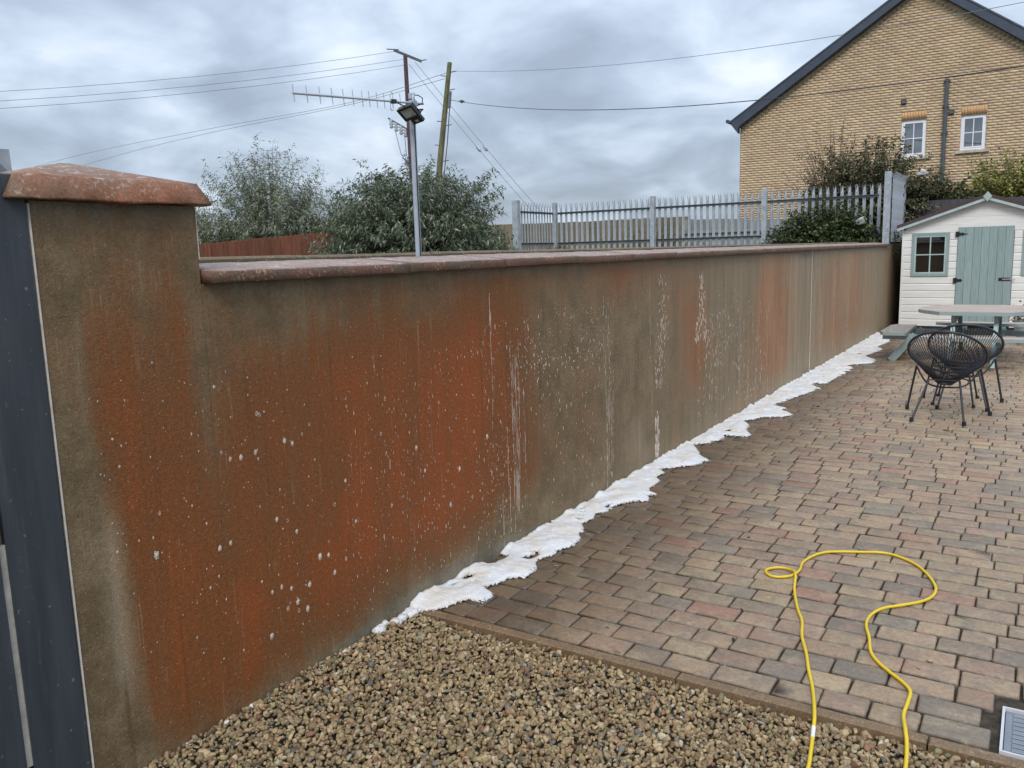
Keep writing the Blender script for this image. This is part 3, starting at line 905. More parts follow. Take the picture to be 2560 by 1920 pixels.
# ------------------------------------------------------------------ foam
poly = [(-.02, 2.94), (0.02, 2.97), (0.1, 3.0), (0.16, 3.06), (0.18, 3.13), (0.2, 3.2), (0.3, 3.22), (0.3, 3.3), (0.25, 3.35), (0.2, 3.37), (0.22, 3.45), (0.23, 3.52), (0.31, 3.56), (0.32, 3.66), (0.32, 3.72), (0.26, 3.76), (0.23, 3.83), (0.28, 3.93), (0.28, 4.03), (0.32, 4.14), (0.31, 4.24), (0.25, 4.33), (0.25, 4.38), (0.17, 4.5), (0.2, 4.65), (0.16, 4.71), (0.2, 4.81), (0.2, 4.92), (0.23, 4.99), (0.28, 5.10), (0.34, 5.12), (0.37, 5.27), (0.34, 5.33), (0.26, 5.35), (0.24, 5.48), (0.24, 5.63), (0.17, 5.73), (0.18, 5.9), (0.11, 5.94), (0.18, 6.05), (0.33, 6.21), (0.37, 6.41), (0.27, 6.49), (0.07, 6.85), (0.26, 7.13), (0.18, 7.29), (0.42, 7.4), (0.3, 7.61), (0.28, 7.82), (0.14, 8.06), (0.28, 8.28), (0.42, 8.38), (0.51, 8.54), (0.34, 8.72), (0.34, 8.9), (0.17, 8.95), (0.23, 9.32), (0.32, 9.76), (0.4, 10.18), (0.41, 10.29), (0.2, 10.5), (0.38, 10.7), (0.41, 11.35), (0.44, 11.86), (0.4, 12.25), (0.26, 12.32), (0.59, 12.76), (0.57, 13.09), (0.36, 13.55), (0.47, 14.48), (0.33, 14.85), (0.4, 15.56), (0.34, 16.16), (0.14, 16.9), (-.02, 17.1)]
d = 0.011
fx = np.arange(0.0, 0.66, d); fy = np.arange(2.93, 17.2, d)
FX, FY = np.meshgrid(fx, fy, indexing="ij")
qx = FX + 0.05 * (fbm(FX * 9, FY * 9, 60) - 0.5) + 0.012 * (fbm(FX * 30, FY * 30, 61) - 0.5)
qy = FY + 0.06 * (fbm(FX * 9, FY * 9, 62) - 0.5) + 0.012 * (fbm(FX * 30, FY * 30, 63) - 0.5)
inside = np.zeros(FX.shape, bool)
pp = poly
for (x1, y1), (x2, y2) in zip(pp, pp[1:] + pp[:1]):
    if y1 == y2:
        continue
    c = ((y1 > qy) != (y2 > qy)) & (qx < (x2 - x1) * (qy - y1) / (y2 - y1) + x1)
    inside ^= c
frac = np.interp(FY.ravel(), [p[1] for p in poly], [max(p[0], 0.05) for p in poly]).reshape(FX.shape)
hole = fbm(FX * 13, FY * 8, 70) + 0.07 * np.clip(FX / frac, 0, 1.2)
inside &= ~(hole > 0.80)
inside &= ~((fbm(FX * 16, FY * 7, 75) > 0.60) & (FX < 0.06) & (FY > 3.25) & (FY < 3.8))
spl = (fbm(FX * 30, FY * 26, 77) > 0.735) & (FX < frac + 0.13) & (FX > frac * 0.7)      # loose splashes beyond the edge
inside |= spl
mk = inside.astype(float)
def blur(a, k):
    for ax in (0, 1):
        p = np.pad(a, [(k, k) if i == ax else (0, 0) for i in (0, 1)], mode="edge")
        cs = np.cumsum(p, axis=ax)
        cs = np.concatenate([np.zeros_like(np.take(cs, [0], ax)), cs], axis=ax)
        n = a.shape[ax]
        a = (np.take(cs, np.arange(2 * k + 1, 2 * k + 1 + n), ax) - np.take(cs, np.arange(0, n), ax)) / (2 * k + 1)
    return a
b1, b2 = blur(mk, 2), blur(mk, 7)
lump = fbm(FX * 11, FY * 11, 65, 3)
H = 0.0025 + 0.010 * np.clip(b1 * 2 - 0.9, 0, 1) + 0.022 * b2 * b2 * (0.2 + 1.5 * lump) + 0.003 * (fbm(FX * 40, FY * 40, 66) - 0.4) * b1
H += np.clip((0.03 - FX) / 0.03, 0, 1) * 0.012 * lump
H[FY < 2.99] -= 0.012
nx, ny = FX.shape
idx = np.arange(nx * ny).reshape(nx, ny)
cell = inside[:-1, :-1] & inside[1:, :-1] & inside[1:, 1:] & inside[:-1, 1:]
Fa = np.stack([idx[:-1, :-1][cell], idx[1:, :-1][cell], idx[1:, 1:][cell], idx[:-1, 1:][cell]], 1)
Vv = np.stack([FX.ravel() + 0.003, FY.ravel(), H.ravel()], 1)
used = np.unique(Fa); remap = np.full(nx * ny, -1); remap[used] = np.arange(len(used))
Vt = Vv[used]; Ft = remap[Fa]
# skirt so the edge has thickness
edges = {}
for q in Ft.tolist():
    for i in range(4):
        a, b = q[i], q[(i + 1) % 4]
        if (b, a) in edges: edges.pop((b, a))
        else: edges[(a, b)] = 1
bv = sorted({i for e_ in edges for i in e_}); bm_ = {v: len(Vt) + k for k, v in enumerate(bv)}
low = Vt[bv].copy(); low[:, 2] = -0.004
sk = np.array([(b, a, bm_[a], bm_[b]) for a, b in edges])
edge = np.clip(0.55 * blur(mk, 3) + 0.55 * blur(mk, 6) - 0.06 + 0.30 * (fbm(FX * 10, FY * 10, 97) - 0.5), 0, 1)
edge = edge - 0.26 * np.exp(-((FY - 7.3) / 0.75) ** 2) * fbm(FX * 14, FY * 6, 98) * 2 - 0.12 * np.exp(-((FY - 5.8) / 0.3) ** 2)
edge = np.clip(np.where(FX < 0.03, np.maximum(edge, 0.75), edge), 0, 1).ravel()[used]
edge = np.concatenate([edge, np.zeros(len(bv))])
fo = npmesh("foam_spread", np.concatenate([Vt, low]), np.concatenate([Ft, sk]), M["foam"], None, smooth=True, kind="stuff", col=np.repeat(edge[:, None], 3, 1), attr="edge")
tag(fo, "white soap foam lying along the foot of the stained wall", "foam")
# clumps of foam between wall and gravel
cl_rng = np.random.default_rng(31)
V, FA, o = [], [], 0
for yc in list(cl_rng.uniform(2.72, 2.97, 26)) + list(cl_rng.uniform(2.2, 2.72, 15)) + list(cl_rng.uniform(1.68, 2.2, 13)):
    near = yc > 2.72
    r = cl_rng.uniform(0.012, 0.026) if near else cl_rng.uniform(0.006, 0.013)
    v = IV * (1 + cl_rng.normal(0, 0.10, (len(IV), 1))) * np.array([r, r * 1.25, r * 0.8])
    xx = cl_rng.uniform(0.004, 0.05 if near else 0.02)
    V.append(v + np.array([xx, yc, (-0.004 if near else -0.018) + cl_rng.uniform(-0.004, 0.008)])); FA.append(IF + o); o += len(v)
gf = npmesh("foam_clumps", np.concatenate(V), np.concatenate(FA), M["foam"], None, smooth=True, kind="stuff", col=np.full((o, 3), 0.62), attr="edge")
tag(gf, "bits of foam caught between the wall foot and the gravel", "foam")

# flecks and runs of foam on the wall face
fr = np.random.default_rng(17)
V, FA, o = [], [], 0
DN = 8
def fleck(y, z, w, h, thick=None):
    """flattened teardrop standing on the wall face"""
    global o
    th = thick or min(w, h) * 0.22
    a = np.arange(DN) / DN * 2 * np.pi
    rr = 1 + fr.normal(0, 0.14, DN)
    drop = np.where(np.sin(a) < 0, 1.25, 0.9)
    P = np.stack([np.full(DN, 0.0004), y + np.cos(a) * w / 2 * rr, z + np.sin(a) * h / 2 * rr * drop], 1)
    Q = np.stack([np.full(DN, th), y + np.cos(a) * w / 4 * rr, z + np.sin(a) * h / 4 * rr * drop], 1)
    T = []
    for i in range(DN):
        j = (i + 1) % DN
        T += [(i, j, DN + j), (i, DN + j, DN + i)]
    T += [(DN, DN + i, DN + i + 1) for i in range(1, DN - 1)]
    V.append(np.concatenate([P, Q])); FA.append(np.array(T) + o); o += 2 * DN
def ring_fleck(y, z, w, h):
    """a burst bubble: small ring of foam"""
    n = 7
    for k in range(n):
        a = 2 * math.pi * k / n + fr.uniform(-.2, .2)
        fleck(y + math.cos(a) * w * .38, z + math.sin(a) * h * .38, w * .30 * fr.uniform(.7, 1.3), h * .30 * fr.uniform(.7, 1.2))
    if fr.random() < .45:
        fleck(y + fr.normal(0, w * .1), z + fr.normal(0, h * .15), w * .3, h * .25)
def run(y, z0, z1, w, jit=0.002):
    n = max(int((z1 - z0) / 0.024), 2)
    yy = y
    for k in range(n):
        z = z1 - (z1 - z0) * (k + .5) / n
        yy += fr.normal(0, jit)
        if fr.random() < .6:
            fleck(yy, z, w * fr.uniform(.35, 1.0), (z1 - z0) / n * fr.uniform(.8, 2.6), 0.0010)
def scatter(n, y0, y1, z0, z1, s0, s1, elong=(1.2, 2.2), clump=0.6):
    k = 0
    while k < n:
        y, z = fr.uniform(y0, y1), fr.uniform(z0, z1)
        if fbm(np.array([y * 2.6]), np.array([z * 2.0]), 81)[0] < fr.uniform(0.5 - clump / 2, 0.5 + clump / 2 * .4):
            continue
        s = s0 + (s1 - s0) * fr.random() ** 3
        fleck(y, z, s, s * fr.uniform(*elong))
        k += 1
scatter(620, 1.48, 3.9, 0.08, 1.45, 0.0018, 0.0055)
scatter(380, 2.6, 4.1, 0.1, 1.25, 0.0022, 0.0055, (2.0, 6.0), 0.4)
scatter(150, 1.5, 3.9, 0.2, 1.3, 0.004, 0.009, (1.1, 1.7))
for _ in range(62):
    y = fr.uniform(1.62, 3.95); z = fr.uniform(0.22, 1.15); s = fr.uniform(0.007, 0.015)
    ring_fleck(y, z, s, s * fr.uniform(1.1, 1.7))
for (y, z, s) in [(2.05, 0.98, .017), (2.12, .985, .016), (2.0, .985, .014), (2.27, 1.0, .017), (2.31, .98, .015), (2.2, .69, .016), (2.3, .61, .015), (1.66, .72, .02), (1.92, .66, .016), (1.97, .665, .014), (2.42, .46, .022), (2.47, .45, .016), (2.35, .36, .019), (2.50, .36, .017), (2.28, .31, .02), (2.33, .26, .02), (2.13, .22, .019), (3.1, .79, .018), (3.16, .66, .016), (2.6, .75, .014), (2.65, .55, .014), (2.15, .40, .013), (2.2, .405, .015), (2.25, .38, .014), (3.45, .60, .02), (3.72, .72, .02), (3.36, .43, .02)]:
    ring_fleck(y, z, s, s * 1.5)
    fleck(y, z, s * .8, s * 1.15)
scatter(640, 3.6, 5.35, 0.08, 1.35, 0.0028, 0.0085, (1.6, 4.5))
scatter(110, 4.0, 5.3, 1.02, 1.38, 0.003, 0.008, (1.2, 2.2), 0.4)
scatter(90, 4.05, 5.2, 0.95, 1.12, 0.005, 0.011, (1.5, 2.5), 0.3)
for y, z0, z1, w in [(3.80, .75, 1.42, .004), (3.98, .1, 1.2, .006), (4.03, .2, 1.0, .005), (4.07, .35, 1.15, .005), (3.93, .15, .75, .006), (4.12, .4, .95, .004), (3.79, 1.2, 1.5, .006),
                     (5.22, .1, 1.0, .007), (5.27, .25, 1.35, .006), (5.31, .1, .8, .008), (5.24, .05, .5, .007), (5.35, .2, .9, .006), (5.2, .9, 1.4, .005),
                     (6.02, .85, 1.5, .005), (6.05, .35, .75, .005), (3.86, .05, .35, .007)]:
    run(y, z0, z1, w)
for k in range(120):      # broken foam patch sliding down
    t = fr.random()
    fleck(6.24 + fr.normal(0, .05) + .05 * math.sin(t * 5), 1.52 - t * .95, fr.uniform(.004, .011), fr.uniform(.012, .045), .002)
for k in range(34):
    t = fr.random()
    fleck(6.15 + fr.normal(0, .022), 0.42 - t * .36, fr.uniform(.012, .028), fr.uniform(.03, .06), .004)
for k in range(110):
    t = fr.random() ** .7
    fleck(7.2 + fr.choice([-.12, .10]) * t + fr.normal(0, .035), 1.50 - t * .62, fr.uniform(.006, .014), fr.uniform(.015, .05), .003)
scatter(620, 7.1, 9.5, 0.12, 1.12, 0.004, 0.012, (2.0, 6.0), 0.5)
scatter(110, 7.6, 8.9, 1.05, 1.4, 0.004, 0.010, (1.2, 2.0), 0.5)
for y, z0, z1, w in [(9.95, .1, 1.5, .008), (10.0, .1, .8, .010), (11.55, .2, 1.45, .012), (11.62, .1, 1.2, .010), (11.8, 1.2, 1.42, .012), (12.05, .05, 1.1, .012), (12.1, .05, .8, .012), (12.0, .2, .9, .010), (12.85, .05, 1.5, .010), (12.93, .05, 1.45, .016), (12.98, .05, 1.2, .014), (13.9, .03, .95, .014), (14.0, .1, 1.3, .010), (14.02, .02, .8, .012), (15.3, .05, .5, .012), (8.9, .05, .5, .010), (9.4, .05, .4, .010), (10.8, .02, .4, .010)]:
    run(y, z0, z1, w, 0.005)
fk = npmesh("foam_flecks", np.concatenate(V), np.concatenate(FA), M["fleck"], None, smooth=True, kind="stuff")
tag(fk, "dried flecks and runs of pale foam sticking to the wall face", "foam")

# ------------------------------------------------------------------ gate
gate = empty("garden_gate", (0.0, 1.25, 0), "dark slate blue timber gate boards beside the wall pier", "gate")
MB().box(-0.022, 0.0, 1.180, 1.3505, -0.05, 1.989, 0.004).build("gate_board", M["gate"], gate)
MB().box(-0.022, 0.0, 0.99, 1.1595, -0.05, 1.989, 0.004).build("gate_board", M["gate"], gate)
MB().box(-0.022, 0.0, 0.81, 0.979, -0.05, 1.989, 0.004).build("gate_board", M["gate"], gate)
MB().box(-0.062, -0.0235, 0.80, 1.32, 1.55, 1.66, 0.003).build("gate_ledge", M["gate"], gate)
MB().box(-0.062, -0.0235, 0.80, 1.32, 0.14, 0.25, 0.003).build("gate_ledge", M["moss"], gate)
MB().box(-0.020, -0.005, 1.1605, 1.1795, 0.2, 0.91).build("infill_strip", M["gate_post"], gate)
ps = empty("metal_sheet", (-0.62, 1.6, HIGH), "small grey metal sheet poking up behind the gate", "metal sheet")
b = MB(); b.prism_yz([(1.30, 1.5), (1.652, 1.5), (1.648, 2.066), (1.646, 2.138), (1.30, 2.136)], -0.625, -0.615); b.build("sheet", M["galv"], ps)
MB().prism_yz([(1.36, 1.5), (1.625, 2.062), (1.59, 2.10), (1.30, 1.9)], -0.612, -0.604).build("stiffener", M["rail_dark"], ps)

# ================================================================== HOSE, DRAIN, BITS
hp = [(1.978, 2.45, -.02), (1.978, 2.639, -.022), (1.967, 2.737, -.02), (1.945, 2.88, -.012), (1.931, 2.96, .006), (1.885, 3.141, 0), (1.837, 3.287, 0), (1.792, 3.437, 0), (1.741, 3.583, 0), (1.706, 3.734, 0), (1.653, 3.871, 0), (1.589, 4.078, 0), (1.548, 4.265, .012), (1.504, 4.334, .002), (1.443, 4.342, 0), (1.397, 4.289, 0), (1.404, 4.240, 0), (1.44, 4.206, 0), (1.491, 4.218, 0), (1.533, 4.268, 0), (1.548, 4.358, 0), (1.537, 4.473, 0), (1.559, 4.586, 0), (1.603, 4.68, 0), (1.672, 4.732, 0), (1.781, 4.784, 0), (1.891, 4.827, 0), (1.979, 4.8, 0), (2.07, 4.719, 0), (2.14, 4.592, 0), (2.189, 4.443, 0), (2.188, 4.318, 0), (2.146, 4.22, 0), (2.078, 4.14, 0), (2.004, 4.058, 0), (1.967, 3.958, 0), (1.964, 3.84, 0), (1.998, 3.708, 0), (2.024, 3.581, 0), (2.063, 3.499, 0), (2.119, 3.43, 0), (2.176, 3.368, 0), (2.209, 3.31, 0), (2.212, 3.225, 0), (2.21, 3.119, 0), (2.228, 3.019, .004), (2.243, 2.94, -.006), (2.255, 2.82, -.018), (2.262, 2.6, -.02)]
def catmull(P, k=6):
    P = [Vector(p) for p in P]
    out = []
    for i in range(len(P) - 1):
        p0, p1, p2, p3 = P[max(i - 1, 0)], P[i], P[i + 1], P[min(i + 2, len(P) - 1)]
        for j in range(k):
            t = j / k
            out.append(0.5 * ((2 * p1) + (p2 - p0) * t + (2 * p0 - 5 * p1 + 4 * p2 - p3) * t * t + (3 * p1 - p0 - 3 * p2 + p3) * t ** 3))
    out.append(P[-1])
    return out
HR = 0.0072
hpath = catmull([(x, y, z + HR + 0.0015) for x, y, z in hp])
hose = empty("garden_hose", (1.8, 3.6, 0), "yellow hose looping over the pavers with a small curl", "hose")
MB().tube(hpath, HR, 10).build("hose_pipe", M["hose"], hose)
tp = [p for p in hpath if 2.86 < p.y < 2.905 and p.x < 2.0]
tp = hpath[16:20]
MB().tube(tp, HR + 0.0006, 10).build("tape_band", M["white_tape"], hose)

dr = empty("drain_cover", (2.8, 3.2, 0), "grey ribbed drain cover with a bright rim set in the pavers", "drain cover")
x0, x1, y0, y1 = 2.515, 3.085, 3.048, 3.372
b = MB()
b.box(x0, x0 + 0.009, y0, y1, -0.05, 0.004); b.box(x1 - 0.009, x1, y0, y1, -0.05, 0.004)
b.box(x0 + 0.009, x1 - 0.009, y1 - 0.009, y1, -0.05, 0.004); b.box(x0 + 0.009, x1 - 0.009, y0, y0 + 0.009, -0.05, 0.004)
b.build("rim", M["drain_rim"], dr)
MB().box(x0 + 0.012, x1 - 0.012, y0 + 0.012, y1 - 0.012, -0.05, -0.008).build("cover_plate", M["drain"], dr)
for i in range(4):
    for j in range(9):
        xa = x0 + 0.035 + i * 0.128; ya = y0 + 0.03 + j * 0.031
        MB().box(xa, xa + 0.112, ya, ya + 0.024, -0.0075, -0.0035, 0.0015).build("raised_tread", M["drain"], dr)

def bit(name, label, cat, loc, size, mat, seed, flat=0.6):
    r = np.random.default_rng(seed)
    v = stone_shape(r) * np.array([size, size * 0.7, size * flat])
    a = r.uniform(0, 6.28)
    c, s = math.cos(a), math.sin(a)
    v = v @ np.array([[c, s, 0], [-s, c, 0], [0, 0, 1]])
    v = v + np.array([loc[0], loc[1], -v[:, 2].min() + 0.001])
    o = npmesh(name, v, IF, mat, None)
    return tag(o, label, cat)
bit("gravel_stone", "larger tan stone lying on the pavers beside the hose", "stone", (2.245, 3.613), 0.016, M["pebble"], 1)
bit("gravel_stone", "smaller brown stone just below the larger tan stone near the hose", "stone", (2.215, 3.528), 0.012, M["pebble"], 2)
bit("gravel_stone", "grey pebble on the pavers halfway along the foam strip", "stone", (0.60, 4.26), 0.012, M["pebble"], 3)
bit("gravel_stone", "small dark stone on the pavers near the kerb", "stone", (0.946, 3.27), 0.011, M["pebble"], 4)
bit("gravel_stone", "tan chip next to the foam edge close to the kerb end", "stone", (0.37, 3.81), 0.012, M["pebble"], 5)
bit("dead_leaf", "curled brown dead leaf in front of the chair legs", "leaf", (1.902, 8.385), 0.035, M["dead_leaf"], 6, 0.35)
bit("debris", "black shrivelled bit on the pavers left of the hose", "debris", (1.484, 3.42), 0.016, M["black_bit"], 7, 0.5)
bit("debris", "small black speck above the other black bit", "debris", (1.425, 3.743), 0.010, M["black_bit"], 8, 0.5)
bit("debris", "dark speck on the pavers left of the hose curl", "debris", (1.16, 4.75), 0.010, M["black_bit"], 9, 0.5)
bit("debris", "dark speck lying on the pavers near the foam tongue", "debris", (0.86, 6.6), 0.016, M["black_bit"], 10, 0.5)
bit("debris", "dark speck on the far pavers beyond the foam tongue", "debris", (0.62, 9.1), 0.02, M["black_bit"], 12, 0.5)

# ================================================================== LIGHT POLE WITH AERIAL
lp = empty("lamp_pole", (-0.285, 3.545, HIGH), "slim grey steel pole fixed behind the coping", "pole")
MB().tube([(-0.285, 3.548, HIGH - 0.05), (-0.29, 3.552, 2.555)], 0.0165, 14).build("pole_tube", M["pole_grey"], lp)
MB().tube([(-0.262, 3.535, HIGH), (-0.266, 3.537, 2.44)], 0.0035, 6).build("lamp_cable", M["black_plastic"], lp)
for z in (2.452, 2.478, 2.525):
    MB().tube([(-0.29 + 0.0185 * math.cos(a), 3.552 + 0.0185 * math.sin(a), z) for a in [k * math.pi / 7 for k in range(14)]], 0.0016, 5, closed=True).build("band", M["black_plastic"], lp)

an = empty("yagi_aerial", (-0.27, 3.2, 2.45), "long grey yagi aerial mounted near the pole top", "aerial")
B0, B1 = Vector((-0.262, 2.692, 2.435)), Vector((-0.262, 3.615, 2.508))
MB().tube([B0, B1], 0.0058, 8).build("boom", M["alu"], an)
for yy in (2.698, 2.777, 2.857, 2.935, 3.010, 3.076, 3.140, 3.191, 3.246, 3.300, 3.426):
    p = B0 + (B1 - B0) * ((yy - B0.y) / (B1.y - B0.y))
    hl = 0.037 if yy < 3.4 else 0.042
    up = Vector((0, 0.10, -1)).normalized()
    MB().tube([p + up * hl, p - up * hl], 0.0021, 6).build("element", M["alu"], an)
p = B0 + (B1 - B0) * 0.72
lo = []
for k in range(24):
    a = 2 * math.pi * k / 24
    ca, sa = math.cos(a), math.sin(a)
    lo.append(p + Vector((0, 0.0095 * (1 if ca > 0 else -1) * min(1, abs(ca) * 2.2), 0.044 * sa * (1 if abs(sa) > .7 else abs(sa) / .7 * 1.0))))
MB().tube(lo, 0.0024, 6, closed=True).build("folded_dipole", M["alu"], an)
MB().obox(p + Vector((0.004, 0.01, 0.0)), (1, 0, 0), (0, 1, .08), (0, -.08, 1), 0.009, 0.016, 0.010).build("dipole_box", M["black_plastic"], an)
MB().tube([p + Vector((.006, .02, -.002)), p + Vector((.008, .09, -.012)), (-0.268, 3.50, 2.478), (-0.262, 3.52, 2.46)], 0.003, 6).build("feed_cable", M["black_plastic"], an)
MB().tube([(-0.262, 3.555, 2.49), (-0.25, 3.59, 2.505), (-0.255, 3.60, 2.535), (-0.27, 3.585, 2.548), (-0.285, 3.568, 2.55)], 0.003, 6).build("cable_loop", M["black_plastic"], an)
MB().box(-0.277, -0.255, 3.52, 3.555, 2.488, 2.516, 0.002).build("clamp", M["galv"], an)
MB().tube([(-0.258, 3.527, 2.40), (-0.258, 3.525, 2.53), (-0.262, 3.535, 2.555), (-0.27, 3.548, 2.552)], 0.004, 6).build("coax_cable", M["alu"], an)

fl = empty("floodlight", (-0.25, 3.45, 2.40), "black LED floodlight with motion sensor clamped to the grey pole", "floodlight")
fu = CR * .073 + CU * .008 - F * .058; fu.normalize()
fd = CR * .052 - CU * .050 + F * .058; fd = (fd - fu * fd.dot(fu)).normalized()
fc = Vector((-0.232, 3.452, 2.442))
fn = fu.cross(fd).normalized()
if fn.dot(F) > 0: fn = -fn
def fpt(a, b, c):
    return fc + fu * a + fd * b + fn * c
b = MB(); b.obox(fpt(0, 0, -.008), fu, fd, fn, .050, .036, .010); b.build("housing", M["black_plastic"], fl)
for (a, bb, ha, hb) in ((0, -.032, .052, .006), (0, .032, .052, .006), (-.046, 0, .006, .0255), (.046, 0, .006, .0255)):
    MB().obox(fpt(a, bb, .005), fu, fd, fn, ha, hb, .004).build("bezel", M["black_plastic"], fl)
MB().obox(fpt(0, 0, .0035), fu, fd, fn, .0395, .0255, .0012).build("lens", M["lamp_glass"], fl)
MB().obox(fpt(.008, -.012, .0055), fu, fd, fn, .006, .005, .0009).build("led_chip", M["lamp_yellow"], fl)
MB().obox(fpt(.012, .056, -.004), fu, fd, fn, .034, .017, .009).build("sensor_box", M["black_plastic"], fl)
MB().obox(fpt(.012, .056, .0062), fu, fd, fn, .010, .006, .0013).build("sensor_eye", M["lamp_glass"], fl)
MB().tube([fpt(.05, .01, -.01), fpt(.06, .03, -.03), (-0.28, 3.53, 2.415)], .004, 6).build("bracket", M["black_plastic"], fl)
MB().tube([(-0.262, 3.528, 2.415), (-0.258, 3.575, 2.418)], .008, 8).build("clamp", M["black_plastic"], fl)

# ================================================================== UTILITY POLES AND WIRES
pa = empty("utility_pole", (-29.6, 39.6, HIGH), "dark red brown utility pole with a crossarm at its top", "utility pole")
TA = Vector((-30.55, 41.19, 13.66))
MB().tube([(-30.0, 40.7, HIGH - .2), (-30.3, 40.95, 8), TA], .13, 10, rs=[.17, .145, .12]).build("pole_shaft", M["pole_red"], pa)
MB().beam((-31.05, 40.75, 13.95), (-29.75, 41.75, 13.28), .14, .11, (0, 0, 1)).build("crossarm", M["arm_steel"], pa)
MB().tube([(-31.3, 40.4, 13.98), (-30.95, 41.1, 14.02)], .03, 6).build("arm_bolt", M["arm_steel"], pa)
MB().tube([(-29.9, 41.6, 13.3), (-29.5, 41.9, 13.38)], .03, 6).build("arm_bolt", M["arm_steel"], pa)
for c in ((-31.35, 40.55, 9.85), (-31.1, 40.68, 9.65), (-30.82, 40.8, 9.45), (-30.6, 40.95, 9.3)):
    c = Vector(c)
    pts = [c + Vector((0, 0, .10 - i * .09)) for i in range(7)]
    MB().tube(pts, .1, 8, rs=[.06, .15, .07, .16, .07, .14, .05]).build("insulator", M["insulator"], pa)
MB().beam((-31.5, 40.45, 10.02), (-30.35, 41.0, 9.25), .09, .09, (0, 0, 1)).build("fuse_arm", M["arm_steel"], pa)
MB().tube([(-31.1, 40.6, 9.2), (-30.75, 40.6, 7.9), (-30.4, 40.7, 7.2), (-30.22, 40.75, 5.5), (-30.1, 40.7, 3)], .022, 5).build("drop_cable", M["wire"], pa)
MB().tube([(-30.6, 40.85, 8.9), (-30.5, 40.8, 7.9), (-30.3, 40.8, 7.0), (-30.2, 40.8, 4)], .022, 5).build("drop_cable", M["wire"], pa)
MB().tube([(-30.5, 40.75, 7.5), (-30.38, 40.75, 7.25), (-30.3, 40.8, 7.0)], .06, 6).build("cable_joint", M["arm_steel"], pa)

pb = empty("utility_pole", (-23.45, 33.9, HIGH), "leaning green algae-covered timber pole without a crossarm", "utility pole")
TBp = Vector((-23.33, 35.74, 11.31)); BB = Vector((-23.46, 33.8, HIGH))
MB().tube([BB, BB.lerp(TBp, .5) + Vector((-.07, 0, 0)), TBp], .14, 10, rs=[.18, .15, .115]).build("pole_shaft", M["pole_green"], pb)
q = BB.lerp(TBp, .8)
MB().obox(q + Vector((.2, .02, .1)), (1, .5, 0), (-.5, 1, 0), (0, .2, 1), .07, .08, .42).build("cable_box", M["arm_steel"], pb)
for t, s in ((.95, 1), (.93, -1), (.86, 1), (.7, -1), (.68, 1), (.58, -1), (.5, 1)):
    c = BB.lerp(TBp, t)
    MB().tube([c, c + Vector((.34 * s, .2 * s, .06))], .022, 5).build("step_iron", M["arm_steel"], pb)
MB().tube([q + Vector((.15, .1, -.1)), BB.lerp(TBp, .6) + Vector((.22, .1, 0)), BB.lerp(TBp, .3) + Vector((.16, .1, 0)), BB.lerp(TBp, .1) + Vector((.18, .1, 0))], .025, 5).build("pole_cable", M["black_wire"], pb)

def wire(label, pts, r=.014, sag=0.0, mat="wire", n=14):
    A, B = Vector(pts[0]), Vector(pts[-1])
    P = []
    if len(pts) == 2:
        for k in range(n + 1):
            t = k / n
            p = A.lerp(B, t); p.z -= sag * 4 * t * (1 - t)
            P.append(p)
    else:
        P = catmull(pts, 8)
    b = MB().tube(P, r * .72, 5)
    return b.build("overhead_wire", M[mat], None, label, "wire", "overhead wires")
wire("topmost wire running left from the crossarm end", [(-31.0, 40.95, 13.92), (-48, 2.5, 8.0)], .016, 1.05)
wire("middle wire of the three running left from the red brown pole", [(-30.62, 41.1, 13.42), (-47.6, 2.2, 7.55)], .016, 1.05)
wire("lowest of the three wires running left from the red brown pole", [(-30.55, 41.1, 13.08), (-47.3, 2.0, 7.15)], .016, 1.05)
for (x, y, z) in ((-31.45, 39.95, 13.75), (-31.05, 40.1, 13.25)):
    pass
st1 = wire("left one of the two stay wires slanting down to the palisade fence", [(-30.3, 41.2, 13.1), (-21.2, 40.6, 3.6)], .02, .12)
st2 = wire("right one of the two stay wires slanting down to the palisade fence", [(-30.0, 41.4, 13.25), (-20.9, 40.8, 3.7)], .02, .12)
for w_, c in ((st1, (-25.3, 41.0, 7.72)), (st2, (-24.98, 41.2, 7.74))):
    c = Vector(c); dd = Vector((.55, 0, -.62)).normalized()
    MB().tube([c - dd * .22, c - dd * .1, c + dd * .1, c + dd * .22], .1, 8, rs=[.04, .11, .11, .04]).build("insulator", M["insulator"], w_)
wire("upper wire from the green pole passing behind the aerial to the left", [(-23.45, 35.56, 10.80), (-35.0, 40.4, 11.25), (-50, 41.2, 11.2), (-67.6, 41.0, 10.6), (-90, 40.0, 8.6)], .018)
wire("lower wire from the green pole passing behind the aerial to the left", [(-23.49, 35.49, 10.52), (-34.9, 40.3, 11.1), (-50, 41.6, 11.0), (-65.6, 42.2, 10.2), (-90, 42.5, 7.8)], .018)
wire("wire from the green pole to the top right over the house roof", [(-23.15, 35.75, 10.88), (2.97, 25.33, 7.55)], .012, .55)
lw = wire("thick lower cable from the green pole crossing the brick gable", [(-23.2, 35.47, 9.45), (3.6, 18.3, 4.85)], .018, .72, "black_wire", 20)
MB().tube([(-22.2, 34.85, 9.2), (-21.9, 34.65, 9.12), (-21.6, 34.45, 9.06)], .06, 8, rs=[.02, .085, .02]).build("cable_joint", M["arm_steel"], lw)

